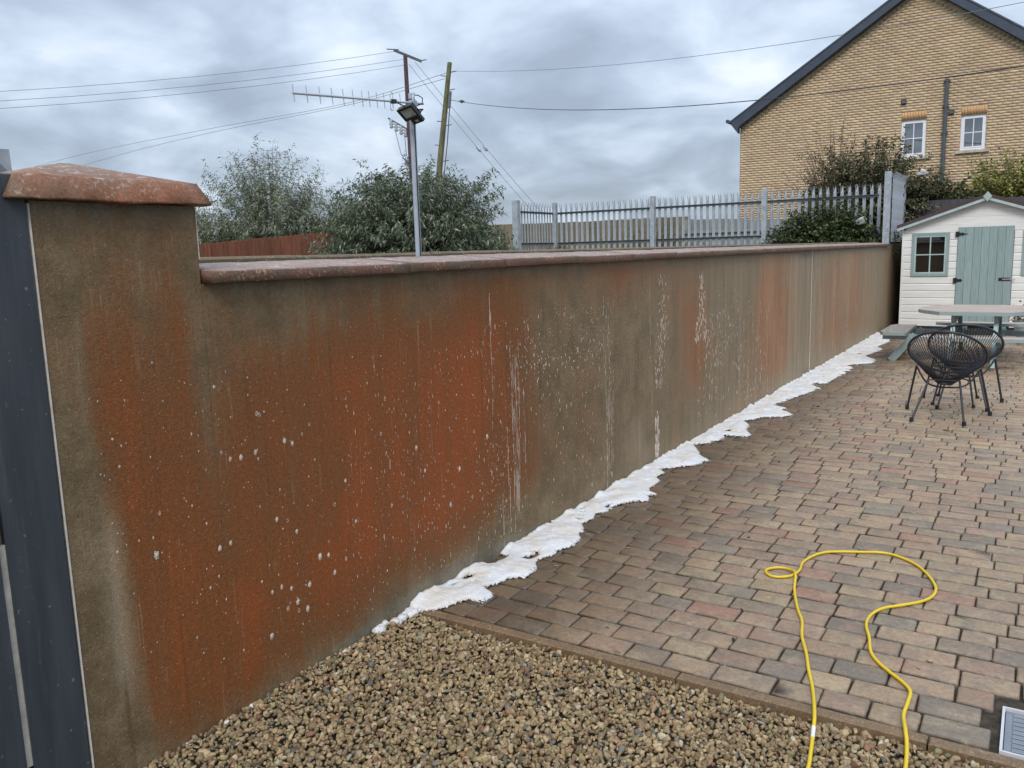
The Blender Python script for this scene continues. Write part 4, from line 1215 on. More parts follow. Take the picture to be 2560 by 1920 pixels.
# ================================================================== FENCES BEHIND THE WALL
bf = empty("board_fence", (-9.0, 10.0, HIGH), "red brown timber fence peeping over the coping beside the pier", "fence")
k = 0
yb = 8.2
while yb < 11.9:
    zt = 2.010 + (yb - 8.865) * 0.0705
    w = .112
    xo = 0.0 if k % 2 == 0 else -.010
    MB().box(-9.02 + xo, -9.0 + xo, yb, yb + w, HIGH, zt + random.uniform(-.004, .004), .002).build("board", M["red_board"], bf)
    yb += .1255; k += 1
MB().box(-9.043, -9.022, 8.2, 11.9, 1.62, 1.70).build("rail", M["red_board"], bf)

# palisade fence
pf = empty("palisade_fence", (-5.3, 18.9, HIGH), "grey galvanised palisade fence with pointed pales behind the wall", "fence")
def pale_mesh(H):
    pr = [(-.034, 0), (-.020, -.012), (0, -.002), (.020, -.012), (.034, 0)]
    V, FA = [], []
    h1 = H - .15
    for z in (0, h1):
        V += [(x, y, z) for x, y in pr]
    FA += [(i, i + 1, i + 6, i + 5) for i in range(4)]
    # three splayed points
    for (a, b, tx, ty) in ((5, 6, -.026, -.055), (6, 8, 0.0, .045), (8, 9, .026, -.055)):
        va, vb = Vector(V[a]), Vector(V[b])
        o = len(V)
        m1 = Vector((tx * .9, ty * .45, h1 + .085))
        V += [tuple(m1 + Vector((-.008, 0, 0))), tuple(m1 + Vector((.008, 0, 0))), (tx * 1.2, ty, H)]
        FA += [(a, b, o + 1, o), (o, o + 1, o + 2)]
    me = bpy.data.meshes.new("pale")
    me.from_pydata(V, [], FA); me.update()
    me.materials.append(M["galv"])
    return me
PALE = pale_mesh(1.36)
def pale(parent, x, y, z, rz=0.0, me=PALE):
    o = bpy.data.objects.new("pale", me)
    scene.collection.objects.link(o)
    o.parent = parent
    o.location = Vector((x, y, z)) - origin(parent)
    o.rotation_euler = (0, 0, rz + random.uniform(-.03, .03))
    md = o.modifiers.new("thickness", "SOLIDIFY"); md.thickness = .004
    return o
FYL = 18.9
posts = [-7.97, -5.31, -2.68]
for x in posts:
    b = MB()
    z1 = 2.945
    b.box(x - .055, x + .055, FYL - .135, FYL - .125, HIGH - .1, z1)
    b.box(x - .055, x + .055, FYL - .045, FYL - .035, HIGH - .1, z1)
    b.box(x - .006, x + .006, FYL - .125, FYL - .045, HIGH - .1, z1 - .003)
    b.build("post", M["galv"], pf)
for z in (1.925, 2.675):
    rl = [(-7.91, -5.37), (-5.25, -2.74), (-2.62, -.35)]
    for a, c in rl:
        b = MB(); b.box(a, c, FYL - .05, FYL - .044, z - .025, z + .025); b.box(a, c, FYL - .093, FYL - .05, z + .019, z + .025)
        b.build("rail", M["rail_dark"], pf)
for a, c, n in ((-7.97, -5.31, 17), (-5.31, -2.68, 17), (-2.68, -.20, 16)):
    for i in range(n):
        x = a + (c - a) * (i + 1) / (n + 1)
        pale(pf, x, FYL - .025, 1.565)
# return run towards the camera
RX0, RY0, RX1, RY1 = -8.02, 17.15, -7.98, 18.8
b = MB(); b.box(RX0 - .13, RX0 + .02, RY0 - .10, RY0 + .04, HIGH - .1, 2.945); b.build("corner_post", M["galv"], pf)
for z in (1.925, 2.675):
    b = MB(); b.box(RX0 - .006, RX0, RY0 + .05, RY1 + .05, z - .025, z + .025); b.box(RX0, RX0 + .04, RY0 + .05, RY1 + .05, z + .019, z + .025)
    b.build("rail", M["rail_dark"], pf)
for i in range(11):
    pale(pf, RX0 - .03, RY0 + .17 + i * .138, 1.565, math.pi / 2 + .2)
# tall end post with the run that goes on towards the house
ep = empty("palisade_end", (-0.07, 18.3, 1.68), "tall pale steel palisade end post rising beside the playhouse roof", "fence")
EX, EY = -0.085, 18.25
b = MB(); b.box(EX - .075, EX + .045, EY - .05, EY - .04, 1.69, 3.10); b.box(EX + .033, EX + .045, EY - .04, EY + .06, 1.69, 3.097); b.box(EX - .075, EX - .063, EY - .04, EY + .06, 1.69, 3.097)
b.build("end_post", M["galv"], ep)
PALE2 = pale_mesh(1.37)
for i in range(17):
    pale(ep, EX + .062, EY + .09 + i * .115, 1.72, math.pi / 2 + .12, PALE2)
for z in (1.95, 2.85):
    MB().box(EX + .010, EX + .030, EY + .05, EY + 2.0, z - .02, z + .02).build("rail", M["galv"], ep)
for z in (1.93, 2.83):
    b = MB(); b.box(EX - .022, EX + .022, EY - .054, EY - .0505, z, z + .006); b.box(EX + .016, EX + .022, EY - .054, EY - .0505, z + .0061, z + .05)
    b.build("fixing_bracket", M["rail_dark"], ep)

# weathered board fence far behind the palisade
gf_ = empty("board_fence", (-5.0, 25.0, HIGH), "weathered grey board fence behind the palisade pales", "fence")
x = -6.9; k = 0
while x < 1.2:
    z1 = 2.585 + (-.03 if (k // 14) % 2 else 0) + random.uniform(-.012, .012) - max(0, (x + 6.9)) * .03
    MB().box(x, x + .14, 25.0 - .012 * (k % 2), 25.02 - .012 * (k % 2), HIGH, z1).build("board", M["grey_board"], gf_)
    x += .145; k += 1
for z in (1.72, 2.15):
    MB().box(-6.9, 1.2, 24.93, 24.985, z, z + .07).build("rail", M["grey_board"], gf_)
bf2 = empty("board_fence", (-12.0, 26.0, HIGH), "low brown board fence far off between bush and house", "fence")
x = -24.0; k = 0
while x < -7.2:
    z1 = 2.72 + (.10 * max(0, -x - 12) / 6) + random.uniform(-.01, .01)
    MB().box(x, x + .15, 26.0 - .012 * (k % 2), 26.02 - .012 * (k % 2), HIGH, z1).build("board", M["brown_board"], bf2)
    x += .155; k += 1
df = empty("board_fence", (1.5, 20.9, HIGH), "dark slate board fence rising behind the playhouse roof", "fence")
x = 0.06
while x < 4.2:
    MB().box(x, x + .148, 20.62, 20.645, -.05, 2.60 - .012 * (x - .06) + random.uniform(-.004, .004)).build("board", M["dark_board"], df)
    x += .152

# ================================================================== BRICK HOUSE
YH = 27.5
XL, XR = -5.91, 5.0
house = empty("brick_house", (0, YH, HIGH), "buff brick house gable with two small white windows and dark bargeboards", "house")
def rake_lo(x):
    return 8.52 + .647 * (x + 1.246) if x < -.752 else 8.307 - .734 * (x + .027)
def rake_hi(x):
    return 8.577 + .629 * (x + 1.57) if x < -.741 else 8.213 - .711 * (x - .504)
XA = -.748
wins = [(-1.145, -.475, 4.17, 5.215), (.405, 1.04, 4.235, 5.195)]
VENTS = [(-1.10, 5.74), (.155, 5.32)]
# mortar backing (gable with window holes): built from strips
mb = MB()
def strip(x0, x1, z0, zf0, zf1):
    mb.add([(x0, YH + .005, z0), (x1, YH + .005, z0), (x1, YH + .005, zf1), (x0, YH + .005, zf0)], [(0, 1, 2, 3)])
cuts = [XL + .003, wins[0][0], wins[0][1], XA, wins[1][0], wins[1][1], XR]
cuts = sorted(cuts)
for a, c in zip(cuts[:-1], cuts[1:]):
    w = [q for q in wins if abs(q[0] - a) < 1e-6 or (q[0] <= a and q[1] >= c)]
    if w:
        q = w[0]
        strip(a, c, HIGH, q[2], q[2]); strip(a, c, q[3], rake_lo(a) + .05, rake_lo(c) + .05)
    else:
        strip(a, c, HIGH, rake_lo(a) + .05, rake_lo(c) + .05)
mb.build("wall", M["mortar"], house)
mb = MB()
mb.add([(XL, YH + .02, HIGH), (XL, YH + 9, HIGH), (XL, YH + 9, 5.5), (XL, YH + .02, 5.5)], [(0, 1, 2, 3)])
mb.add([(XR, YH + .02, HIGH), (XR, YH + 9, HIGH), (XR, YH + 9, 5.5), (XR, YH + .02, 5.5)], [(3, 2, 1, 0)])
mb.build("side_wall", M["mortar"], house)
# bricks
BC = np.array([(0.59, 0.44, 0.275), (0.565, 0.415, 0.262), (0.535, 0.385, 0.258), (0.61, 0.465, 0.30), (0.52, 0.365, 0.25), (0.565, 0.43, 0.30)])
brg = np.random.default_rng(44)
bricks = []
CO, BL, BH = .075, .225, .065
row = 0
z = 2.0
while z < 8.75:
    x = XL - (0.1125 if row % 2 else 0)
    while x < XR:
        x0, x1 = max(x, XL), min(x + .215, XR)
        x += BL
        if x1 - x0 < .04:
            continue
        lim = min(rake_lo(x0), rake_lo(x1))
        if z + BH > lim + .03:
            continue
        segs = [(x0, x1)]
        for (wx0, wx1, wz0, wz1) in wins:
            zz0, zz1 = wz0 - .085, wz1 + .225
            if z + BH > zz0 + .02 and z < zz1 - .01:
                hx0, hx1 = (wx0, wx1) if z + BH < wz1 + .02 and z > wz0 - .02 else (wx0 - .10, wx1 + .10) if z < wz0 else (wx0, wx1)
                ns = []
                for a, c in segs:
                    if c <= hx0 or a >= hx1: ns.append((a, c))
                    else:
                        if hx0 - a > .03: ns.append((a, hx0 - .006))
                        if c - hx1 > .03: ns.append((hx1 + .006, c))
                segs = ns
        for a, c in segs:
            bricks.append((a, c, z))
    z += CO
    row += 1
def brick_geo(a, c, z, dy):
    y0 = YH - .001 - dy
    return np.array([(a, y0, z), (c, y0, z), (c, y0, z + BH), (a, y0, z + BH), (a, YH + .03, z), (c, YH + .03, z), (c, YH + .03, z + BH), (a, YH + .03, z + BH)])
BF = np.array([(0, 1, 2, 3), (1, 5, 6, 2), (4, 0, 3, 7), (3, 2, 6, 7), (4, 5, 1, 0)])
def bcol(x, z):
    u = fbm(np.array([x * .8]), np.array([z * .8]), 90)[0]
    c = BC[brg.choice(6, p=[.26, .2, .16, .14, .12, .12])]
    return c * (0.92 + .12 * brg.random()) * (0.86 + .28 * u)
# the bricks that show largest: nearest to the camera side and in the open
score = [(-abs(a - .1) * 1.0 - abs(zz - 5.6) * .9, i) for i, (a, c, zz) in enumerate(bricks) if a < 1.9]
ind = {i for _, i in sorted(score, reverse=True)[:300]}
bw = [o for o in house.children if o.name.startswith("wall")][0]
rv, rf, rc, o_ = [], [], [], 0
for i, (a, c, zz) in enumerate(bricks):
    V = brick_geo(a, c, zz, brg.uniform(0, .004))
    col = bcol(a, zz)
    if i in ind:
        npmesh("brick", V, BF, M["brick"], bw, col=np.tile(col, (8, 1)))
    else:
        rv.append(V); rf.append(BF + o_); rc.append(np.tile(col, (8, 1))); o_ += 8
npmesh("brickwork", np.concatenate(rv), np.concatenate(rf), M["brick"], bw, col=np.concatenate(rc), kind="stuff")
# windows
for wi, (x0, x1, z0, z1) in enumerate(wins):
    yF = YH + .05
    b = MB()
    fw = .062
    b.box(x0 + .004, x0 + fw, yF, yF + .07, z0 + .004, z1 - .004); b.box(x1 - fw, x1 - .004, yF, yF + .07, z0 + .004, z1 - .004)
    b.box(x0 + fw, x1 - fw, yF, yF + .07, z1 - fw, z1 - .004); b.box(x0 + fw, x1 - fw, yF, yF + .07, z0 + .004, z0 + fw)
    win = b.build("window", M["upvc"], house)
    b = MB()
    g0, g1, h0, h1 = x0 + fw, x1 - fw, z0 + fw, z1 - fw
    sw = .034
    b.box(g0, g0 + sw, yF - .012, yF + .02, h0, h1); b.box(g1 - sw, g1, yF - .012, yF + .02, h0, h1)
    b.box(g0 + sw, g1 - sw, yF - .012, yF + .02, h1 - sw, h1); b.box(g0 + sw, g1 - sw, yF - .012, yF + .02, h0, h0 + sw)
    b.build("sash", M["upvc"], win)
    xm, zm = (g0 + g1) / 2, (h0 + h1) / 2
    b = MB(); b.box(xm - .011, xm + .011, yF + .002, yF + .016, h0 + sw, h1 - sw)
    b.box(g0 + sw, xm - .011, yF + .003, yF + .015, zm - .011, zm + .011); b.box(xm + .011, g1 - sw, yF + .003, yF + .015, zm - .011, zm + .011)
    b.build("glazing_bar", M["upvc"], win)
    for (a, c, e0, e1) in ((g0 + sw, xm - .011, h0 + sw, zm - .011), (xm + .011, g1 - sw, h0 + sw, zm - .011), (g0 + sw, xm - .011, zm + .011, h1 - sw), (xm + .011, g1 - sw, zm + .011, h1 - sw)):
        MB().box(a, c, yF + .006, yF + .012, e0, e1).build("pane", M["house_glass"], win)
    b = MB(); b.box(x0, x1, yF + .32, yF + .33, z0, z1); b.build("room_back", M["pale_inside"], win)
    b = MB(); b.box(x0 - .01, x0 + .003, YH + .012, yF + .33, z0, z1); b.box(x1 - .003, x1 + .01, YH + .012, yF + .33, z0, z1); b.box(x0, x1, YH + .012, yF + .33, z1 - .003, z1 + .01); b.box(x0, x1, YH + .013, yF + .33, z0 - .01, z0 + .003)
    b.build("reveal", M["mortar"], win)
    # stone sill
    b = MB(); b.prism_yz([(YH - .07, z0 - .085), (YH + .05, z0 - .085), (YH + .05, z0 - .004), (YH - .07, z0 - .022)], x0 - .10, x1 + .10); b.build("sill", M["sill"], win)
    n = 9
    bwid = (x1 - x0) / n
    for k in range(n):
        V = np.array([(x0 + k * bwid + .004, YH - .004, z1 + .012), (x0 + (k + 1) * bwid - .004, YH - .004, z1 + .012), (x0 + (k + 1) * bwid - .004, YH - .004, z1 + .222), (x0 + k * bwid + .004, YH - .004, z1 + .222)])
        V = np.concatenate([V, V + np.array([0, .034, 0])])
        npmesh("soldier_brick", V, BF, M["brick"], win, col=np.tile(np.array((.56, .33, .165)) * brg.uniform(.92, 1.06), (8, 1)))
    if wi == 1:
        MB().tube([(g1 - .13, yF + .1, h0 + .035), (g1 - .13, yF + .1, h0 + .16)], .05, 10).build("pot_on_sill", M["upvc"], win)
# roof, bargeboards, gutter
def rake_board(pts_lo, pts_hi, y0, y1, name, mat):
    MB().prism_xz(pts_lo + pts_hi[::-1], y0, y1).build(name, mat, house)
xl0 = -6.16
rake_board([(xl0 + .25, 5.44), (-5.82, 5.555), (XA, rake_lo(XA))], [(xl0, rake_hi(xl0) - .035), (XA, rake_hi(XA) - .035)], YH - .25, YH - .225, "bargeboard", M["fascia"])
rake_board([(XA + .001, rake_lo(XA)), (XR + .2, rake_lo(XR + .2))], [(XA + .001, rake_hi(XA) - .035), (XR + .2, rake_hi(XR + .2) - .035)], YH - .25, YH - .225, "bargeboard", M["fascia"])
for (xa, xb) in ((xl0 - .05, XA), (XA + .001, XR + .3)):
    MB().prism_xz([(xa, rake_hi(xa) - .03), (xb, rake_hi(xb) - .03), (xb, rake_hi(xb) + .02), (xa, rake_hi(xa) + .02)], YH - .27, YH + 9.2).build("roof_slope", M["roof_tile"], house)
    lo_ = lambda x: rake_lo(x) - .012
    xs = max(xa, -5.80)
    MB().prism_xz([(xs, lo_(xs)), (xb, lo_(xb)), (xb, lo_(xb) + .02), (xs, lo_(xs) + .02)], YH - .224, YH - .006).build("soffit", M["fascia"], house)
MB().prism_xz([(-6.15, 5.60), (-5.915, 5.30), (-5.915, 5.62)], YH - .249, YH - .02).build("eave_box", M["fascia"], house)
MB().tube([(-6.25, YH - .27, 5.70), (-6.25, YH + 9, 5.70)], .06, 10).build("gutter", M["fascia"], house)
pipe = MB().tube([(.0, YH - .09, HIGH), (.012, YH - .09, 6.235)], .055, 14).build("soil_pipe", M["soil_pipe"], house)
for z in (6.18, 5.48, 4.75):
    b = MB().tube([(.006, YH - .09, z - .025), (.006, YH - .09, z + .025)], .066, 14); b.box(-.08, .09, YH - .06, YH - .004, z - .02, z + .02)
    b.build("pipe_bracket", M["soil_pipe"], pipe)
for (x, z) in VENTS:
    b = MB(); b.box(x - .07, x + .07, YH - .045, YH - .003, z - .07, z + .07, .006)
    v = b.build("vent", M["vent"], house)
    MB().prism_yz([(YH - .06, z - .045), (YH - .046, z - .045), (YH - .046, z + .045), (YH - .05, z + .045)], x - .055, x + .055).build("vent_flap", M["soil_pipe"], v)

# ================================================================== PLAYHOUSE
YS = 18.2
px0, px1 = .215, 3.07
pxm = (px0 + px1) / 2
ph = empty("playhouse", (pxm, YS + .9, 0), "white shiplap playhouse with sage green door and maroon felt roof", "playhouse")
EAVE, APEX = 1.975, 2.47
def slope(x):
    return APEX - abs(x - pxm) / (pxm - px0) * (APEX - EAVE)
DX0, DX1, DZ0, DZ1 = 1.184, 2.105, .10, 1.955
WN = [(.385, 1.045, 1.035, 1.875), (2.245, 2.905, 1.035, 1.875)]
def shiplap(x0, x1, z0, z1, poly=None):
    b = MB()
    prof = [(YS - .004, z0), (YS - .018, z0 + .004), (YS - .018, z1 - .022), (YS - .008, z1 - .006), (YS - .004, z1)]
    b.prism_yz([(y, z) for y, z in reversed(prof)], x0, x1)
    return b.build("board", M["shed_white"], ph)
z = .06
PIT = .1395
while z < APEX - .05:
    z1 = min(z + PIT - .002, APEX)
    xs = [(px0, px1)]
    if z1 > EAVE:
        hw = (APEX - min(z1, APEX - .02)) / (APEX - EAVE) * (pxm - px0)
        xs = [(pxm - hw, pxm + hw)]
    def cut(xs, a, c):
        out = []
        for p, q in xs:
            if q <= a or p >= c: out.append((p, q))
            else:
                if a - p > .01: out.append((p, a))
                if q - c > .01: out.append((c, q))
        return out
    if z < DZ1 - .02:
        xs = cut(xs, DX0 - .006, DX1 + .006)
    for (a, c, e0, e1) in WN:
        if z1 > e0 + .04 and z < e1 - .04:
            xs = cut(xs, a + .03, c - .03)
    if z1 > EAVE:
        w0 = min((APEX - z) / (APEX - EAVE) * (pxm - px0), pxm - px0); w1 = max((APEX - z1) / (APEX - EAVE) * (pxm - px0), .01)
        MB().prism_xz([(pxm - w0, z), (pxm + w0, z), (pxm + w1, z1), (pxm - w1, z1)], YS - .017, YS - .004).build("board", M["shed_white"], ph)
    else:
        for a, c in xs:
            shiplap(a, c, z, z1)
    z += PIT
b = MB()
b.box(px0 + .01, px1 - .01, YS + 1.78, YS + 1.8, .02, EAVE); b.box(px0 + .005, px0 + .02, YS + .001, YS + 1.8, .02, EAVE); b.box(px1 - .02, px1 - .005, YS + .001, YS + 1.8, .02, EAVE)
b.build("side_wall", M["shed_white"], ph)
MB().box(px0, px1, YS - .0035, YS + 1.82, .0, .045).build("floor", M["dark_inside"], ph)
MB().prism_xz([(px0 + .03, EAVE - .01), (px1 - .03, EAVE - .01), (pxm, APEX - .03)], YS + .0, YS + .01).build("gable_back", M["dark_inside"], ph)
MB().box(px0 + .022, px1 - .022, YS + .55, YS + .56, .05, EAVE).build("inside_partition", M["dark_inside"], ph)
for s, (xa, xb) in ((-1, (px0 - .10, pxm)), (1, (pxm, px1 + .10))):
    sl = (APEX - EAVE) / (pxm - px0)
    f = lambda x: APEX + .03 - abs(x - pxm) * sl
    MB().prism_xz([(xa, f(xa)), (xb, f(xb)), (xb, f(xb) + .065), (xa, f(xa) + .065)], YS - .13, YS + 1.95).build("roof", M["felt"], ph)
    MB().prism_xz([(xa + .012, f(xa + .012) - .055), (xb, f(xb) - .055), (xb, f(xb) - .004), (xa + .012, f(xa + .012) - .004)], YS - .145, YS - .125).build("bargeboard", M["sage_pale"], ph)
MB().prism_xz([(pxm - .075, APEX + .035), (pxm, APEX - .06), (pxm + .075, APEX + .035), (pxm, APEX + .13)], YS - .165, YS - .147).build("finial", M["sage_pale"], ph)
MB().box(px0 - .006, px0 + .03, YS - .024, YS + .02, .0, EAVE - .03).build("corner_trim", M["shed_white"], ph)
MB().box(DX0 - .006, DX1 + .006, YS - .021, YS - .0175, DZ1 + .003, DZ1 + .06).build("door_head", M["shed_white"], ph)
# door
door = empty("door", (0, 0, 0)); door.parent = ph; ORIG[door.name] = Vector((0, 0, 0)); door.location = -origin(ph)
n = 7
dw = (DX1 - DX0) / n
for k in range(n):
    MB().box(DX0 + k * dw + .002, DX0 + (k + 1) * dw - .002, YS - .040, YS - .019, DZ0, DZ1, .004).build("door_board", M["sage"], door)
MB().box(DX0, DX1, YS - .018, YS - .005, DZ0 + .01, DZ1 - .01).build("door_back", M["iron"], door)
for z in (1.83, .955):
    b = MB(); b.box(DX0 - .045, DX0 + .015, YS - .050, YS - .041, z - .05, z + .05)
    b.prism_xz([(DX0 + .016, z - .035), (DX0 + .06, z - .02), (DX0 + .075, z - .035), (DX0 + .10, z - .012), (DX0 + (.17 if z > 1.5 else .11), z), (DX0 + .10, z + .012), (DX0 + .075, z + .035), (DX0 + .06, z + .02), (DX0 + .016, z + .035)], YS - .050, YS - .041)
    b.build("hinge", M["iron"], door)
b = MB(); b.box(DX1 - .21, DX1 - .02, YS - .052, YS - .041, .945, 1.0); b.build("bolt_plate", M["iron"], door)
MB().tube([(DX1 - .15, YS - .058, .97), (DX1 + .06, YS - .058, .972)], .008, 8).build("bolt", M["steel"], door)
# windows
for (a, c, e0, e1) in WN:
    fw = .055
    b = MB()
    b.box(a, a + fw, YS - .035, YS - .012, e0, e1); b.box(c - fw, c, YS - .035, YS - .012, e0, e1)
    b.box(a + fw, c - fw, YS - .035, YS - .012, e1 - fw, e1); b.box(a + fw, c - fw, YS - .035, YS - .012, e0, e0 + fw)
    w = b.build("window", M["sage"], ph)
    b = MB(); g0, g1, h0, h1 = a + fw, c - fw, e0 + fw, e1 - fw
    s_ = .028
    b.box(g0, g0 + s_, YS - .028, YS - .008, h0, h1); b.box(g1 - s_, g1, YS - .028, YS - .008, h0, h1); b.box(g0 + s_, g1 - s_, YS - .028, YS - .008, h1 - s_, h1); b.box(g0 + s_, g1 - s_, YS - .028, YS - .008, h0, h0 + s_)
    xm, zm = (g0 + g1) / 2, (h0 + h1) / 2
    b.box(xm - .011, xm + .011, YS - .027, YS - .009, h0 + s_, h1 - s_); b.box(g0 + s_, xm - .011, YS - .026, YS - .010, zm - .011, zm + .011); b.box(xm + .011, g1 - s_, YS - .026, YS - .010, zm - .011, zm + .011)
    b.build("sash", M["sage_pale"], w)
    for (p, q, r1, r2) in ((g0 + s_, xm - .011, h0 + s_, zm - .011), (xm + .011, g1 - s_, h0 + s_, zm - .011), (g0 + s_, xm - .011, zm + .011, h1 - s_), (xm + .011, g1 - s_, zm + .011, h1 - s_)):
        MB().box(p, q, YS - .018, YS - .014, r1, r2).build("pane", M["glass"], w)

# ================================================================== PICNIC TABLE
tcx, tcy = 1.83, 13.72
tb = empty("picnic_table", (tcx, tcy, 0), "sage green octagonal picnic table with four attached benches in front of the playhouse", "picnic table")
HX, HY, CH = .76, .76, .32
TZ = .74
yk = -HY
while yk < HY - .01:
    y2 = min(yk + .128, HY)
    def hx(y):
        return HX - max(0, abs(y) - (HY - CH * 1.45)) * (CH / (CH * 1.45))
    ym0, ym1 = yk, y2 - .008
    MB().prism([(tcx - hx(ym0), tcy + ym0), (tcx + hx(ym0), tcy + ym0), (tcx + hx(ym1), tcy + ym1), (tcx - hx(ym1), tcy + ym1)], TZ - .05, TZ).build("tabletop_plank", M["table_wood"], tb)
    yk += .128
def bench(cx, cy, lx, ly, mat):
    c = .10
    if lx < ly:
        poly = [(cx - lx / 2, cy - ly / 2 + .16), (cx - lx / 2 + .06, cy - ly / 2), (cx + lx / 2 - .02, cy - ly / 2), (cx + lx / 2, cy - ly / 2 + .05), (cx + lx / 2, cy + ly / 2 - .05), (cx + lx / 2 - .02, cy + ly / 2), (cx - lx / 2 + .06, cy + ly / 2), (cx - lx / 2, cy + ly / 2 - .16)]
    else:
        poly = [(cx - lx / 2 + .16, cy - ly / 2), (cx + lx / 2 - .16, cy - ly / 2), (cx + lx / 2, cy - ly / 2 + .08), (cx + lx / 2, cy + ly / 2 - .02), (cx + lx / 2 - .05, cy + ly / 2), (cx - lx / 2 + .05, cy + ly / 2), (cx - lx / 2, cy + ly / 2 - .02), (cx - lx / 2, cy - ly / 2 + .08)]
    MB().prism(poly, .395, .44).build("bench_seat", mat, tb)
bench(.80, tcy - .12, .36, 1.35, M["bench_wood"])
bench(tcx, 12.52, 1.28, .30, M["table_wood"])
bench(tcx, 14.82, 1.28, .30, M["table_wood"])
bench(2.86, tcy - .12, .36, 1.35, M["bench_wood"])
for x in (1.56, 2.08):                                  # front and back legs slant in Y
    for s in (-1, 1):
        MB().beam((x, tcy + s * 1.12, .0), (x, tcy + s * .42, TZ - .055), .055, .10).build("leg", M["sage_pale"] if s < 0 else M["sage"], tb)
    MB().beam((x + .052, tcy - 1.28, .355), (x + .052, tcy + 1.24, .355), .045, .075).build("bearer", M["sage"], tb)
    MB().beam((x - .005, tcy - .62, TZ - .10), (x - .005, tcy + .62, TZ - .10), .05, .09).build("top_bearer", M["sage"], tb)
for yy in (13.22, 14.12):                               # side legs slant in X
    for s in (-1, 1):
        MB().beam((tcx + s * 1.07, yy, .0), (tcx + s * .76, yy, .385), .10, .055, (1, 0, 0)).build("leg", M["sage"], tb)
    MB().beam((tcx - 1.2, yy + .052, .345), (tcx + 1.2, yy + .052, .345), .075, .045, (0, 0, 1)).build("bearer", M["sage"], tb)

# ================================================================== STRING CHAIRS
def string_chair(label, loc, rz):
    t = empty("string_chair", loc, label, "chair", "black string chairs in front of the picnic table", rz=rz)
    C = Vector((0, .06, .635)); ux = Vector((1, 0, 0)); uy = Vector((0, .335, -.235)).normalized()
    HWd, HLn = .345, .415
    def rim(a):
        return C + ux * (HWd * math.cos(a)) + uy * (HLn * math.sin(a)) 
    N = 48
    rp = [rim(2 * math.pi * k / N) for k in range(N)]
    MB().tube(rp, .0125, 8, closed=True).build("rim", M["chair_frame"], t, local=True)
    rc_, rr_ = Vector((0, .03, .335)), .068
    nrm = Vector((0, .35, .93)).normalized(); ry = nrm.cross(ux).normalized()
    def ring(a):
        return rc_ + ux * (rr_ * math.cos(a)) + ry * (rr_ * math.sin(a)) * .8
    MB().tube([ring(2 * math.pi * k / 20) for k in range(20)], .006, 6, closed=True).build("seat_ring", M["chair_frame"], t, local=True)
    b = MB()
    NS = 74
    for k in range(NS):
        a = 2 * math.pi * k / NS
        p0, p1 = rim(a), ring(a)
        mid = p0.lerp(p1, .55) + Vector((0, -.012, -.012))
        b.tube([p0, mid, p1], .0036, 5, cap=False)
    b.build("woven_cord", M["chair_cord"], t, kind="stuff", local=True)
    b = MB()
    for k in range(9):
        a = math.pi * (k + .5) / 9
        b.tube([rc_ + ux * rr_ * math.cos(a) + ry * rr_ * .8 * math.sin(a), rc_ - ry * rr_ * .8], .0025, 4, cap=False)
    b.build("ring_cord", M["chair_cord"], t, kind="stuff", local=True)
    for s in (-1, 1):
        top, foot = Vector((s * .135, -.03, .375)), Vector((s * .225, -.33, .012))
        l = MB().tube([top, foot], .0105, 8).build("rear_leg", M["chair_frame"], t, local=True)
        MB().tube([foot + Vector((0, 0, .028)), foot + Vector((0, 0, -.012))], .019, 8).build("foot_cap", M["black_plastic"], l, local=True)
        top, foot = Vector((s * .285, .18, .475)), Vector((s * .375, .30, .012))
        l = MB().tube([top, foot], .0105, 8).build("front_leg", M["chair_frame"], t, local=True)
        MB().tube([foot + Vector((0, 0, .028)), foot + Vector((0, 0, -.012))], .019, 8).build("foot_cap", M["black_plastic"], l, local=True)
    hoop = catmull([(-.285, .18, .475), (-.20, .14, .34), (-.12, .11, .295), (0, .10, .285), (.12, .11, .295), (.20, .14, .34), (.285, .18, .475)], 5)
    MB().tube(hoop, .009, 8).build("under_hoop", M["chair_frame"], t, local=True)
    MB().tube([(-.14, -.035, .375), (.14, -.035, .375)], .006, 6).build("cross_bar", M["chair_frame"], t, local=True)
    return t
string_chair("nearer black string chair seen from behind, closest to the camera", (1.815, 9.02, 0), rad(-3))
string_chair("farther black string chair half hidden behind the nearer one", (1.925, 9.80, 0), rad(4))
lt = empty("low_table", (1.85, 10.0, 0), "low black metal table frame standing behind the two string chairs", "table")
for (xa, ya, xb, yb) in ((1.66, 9.68, 1.73, 9.76), (2.04, 9.68, 1.97, 9.76), (1.66, 10.26, 1.73, 10.18), (2.04, 10.28, 1.97, 10.18)):
    MB().tube([(xa, ya, 0.0), (xb, yb, .40)], .010, 8).build("leg", M["chair_frame"], lt)
    MB().tube([(xa, ya, 0.0), (xa, ya, .03)], .018, 8).build("foot_cap", M["black_plastic"], lt)
MB().tube([(1.70, 9.72, .26), (2.0, 10.22, .26)], .008, 6).build("cross_rail", M["chair_frame"], lt)
MB().tube([(2.0, 9.72, .272), (1.70, 10.22, .272)], .008, 6).build("cross_rail", M["chair_frame"], lt)
MB().tube([(1.85 + .24 * math.cos(k * math.pi / 14), 9.97 + .24 * math.sin(k * math.pi / 14), .40) for k in range(28)], .010, 8, closed=True).build("top_ring", M["chair_frame"], lt)

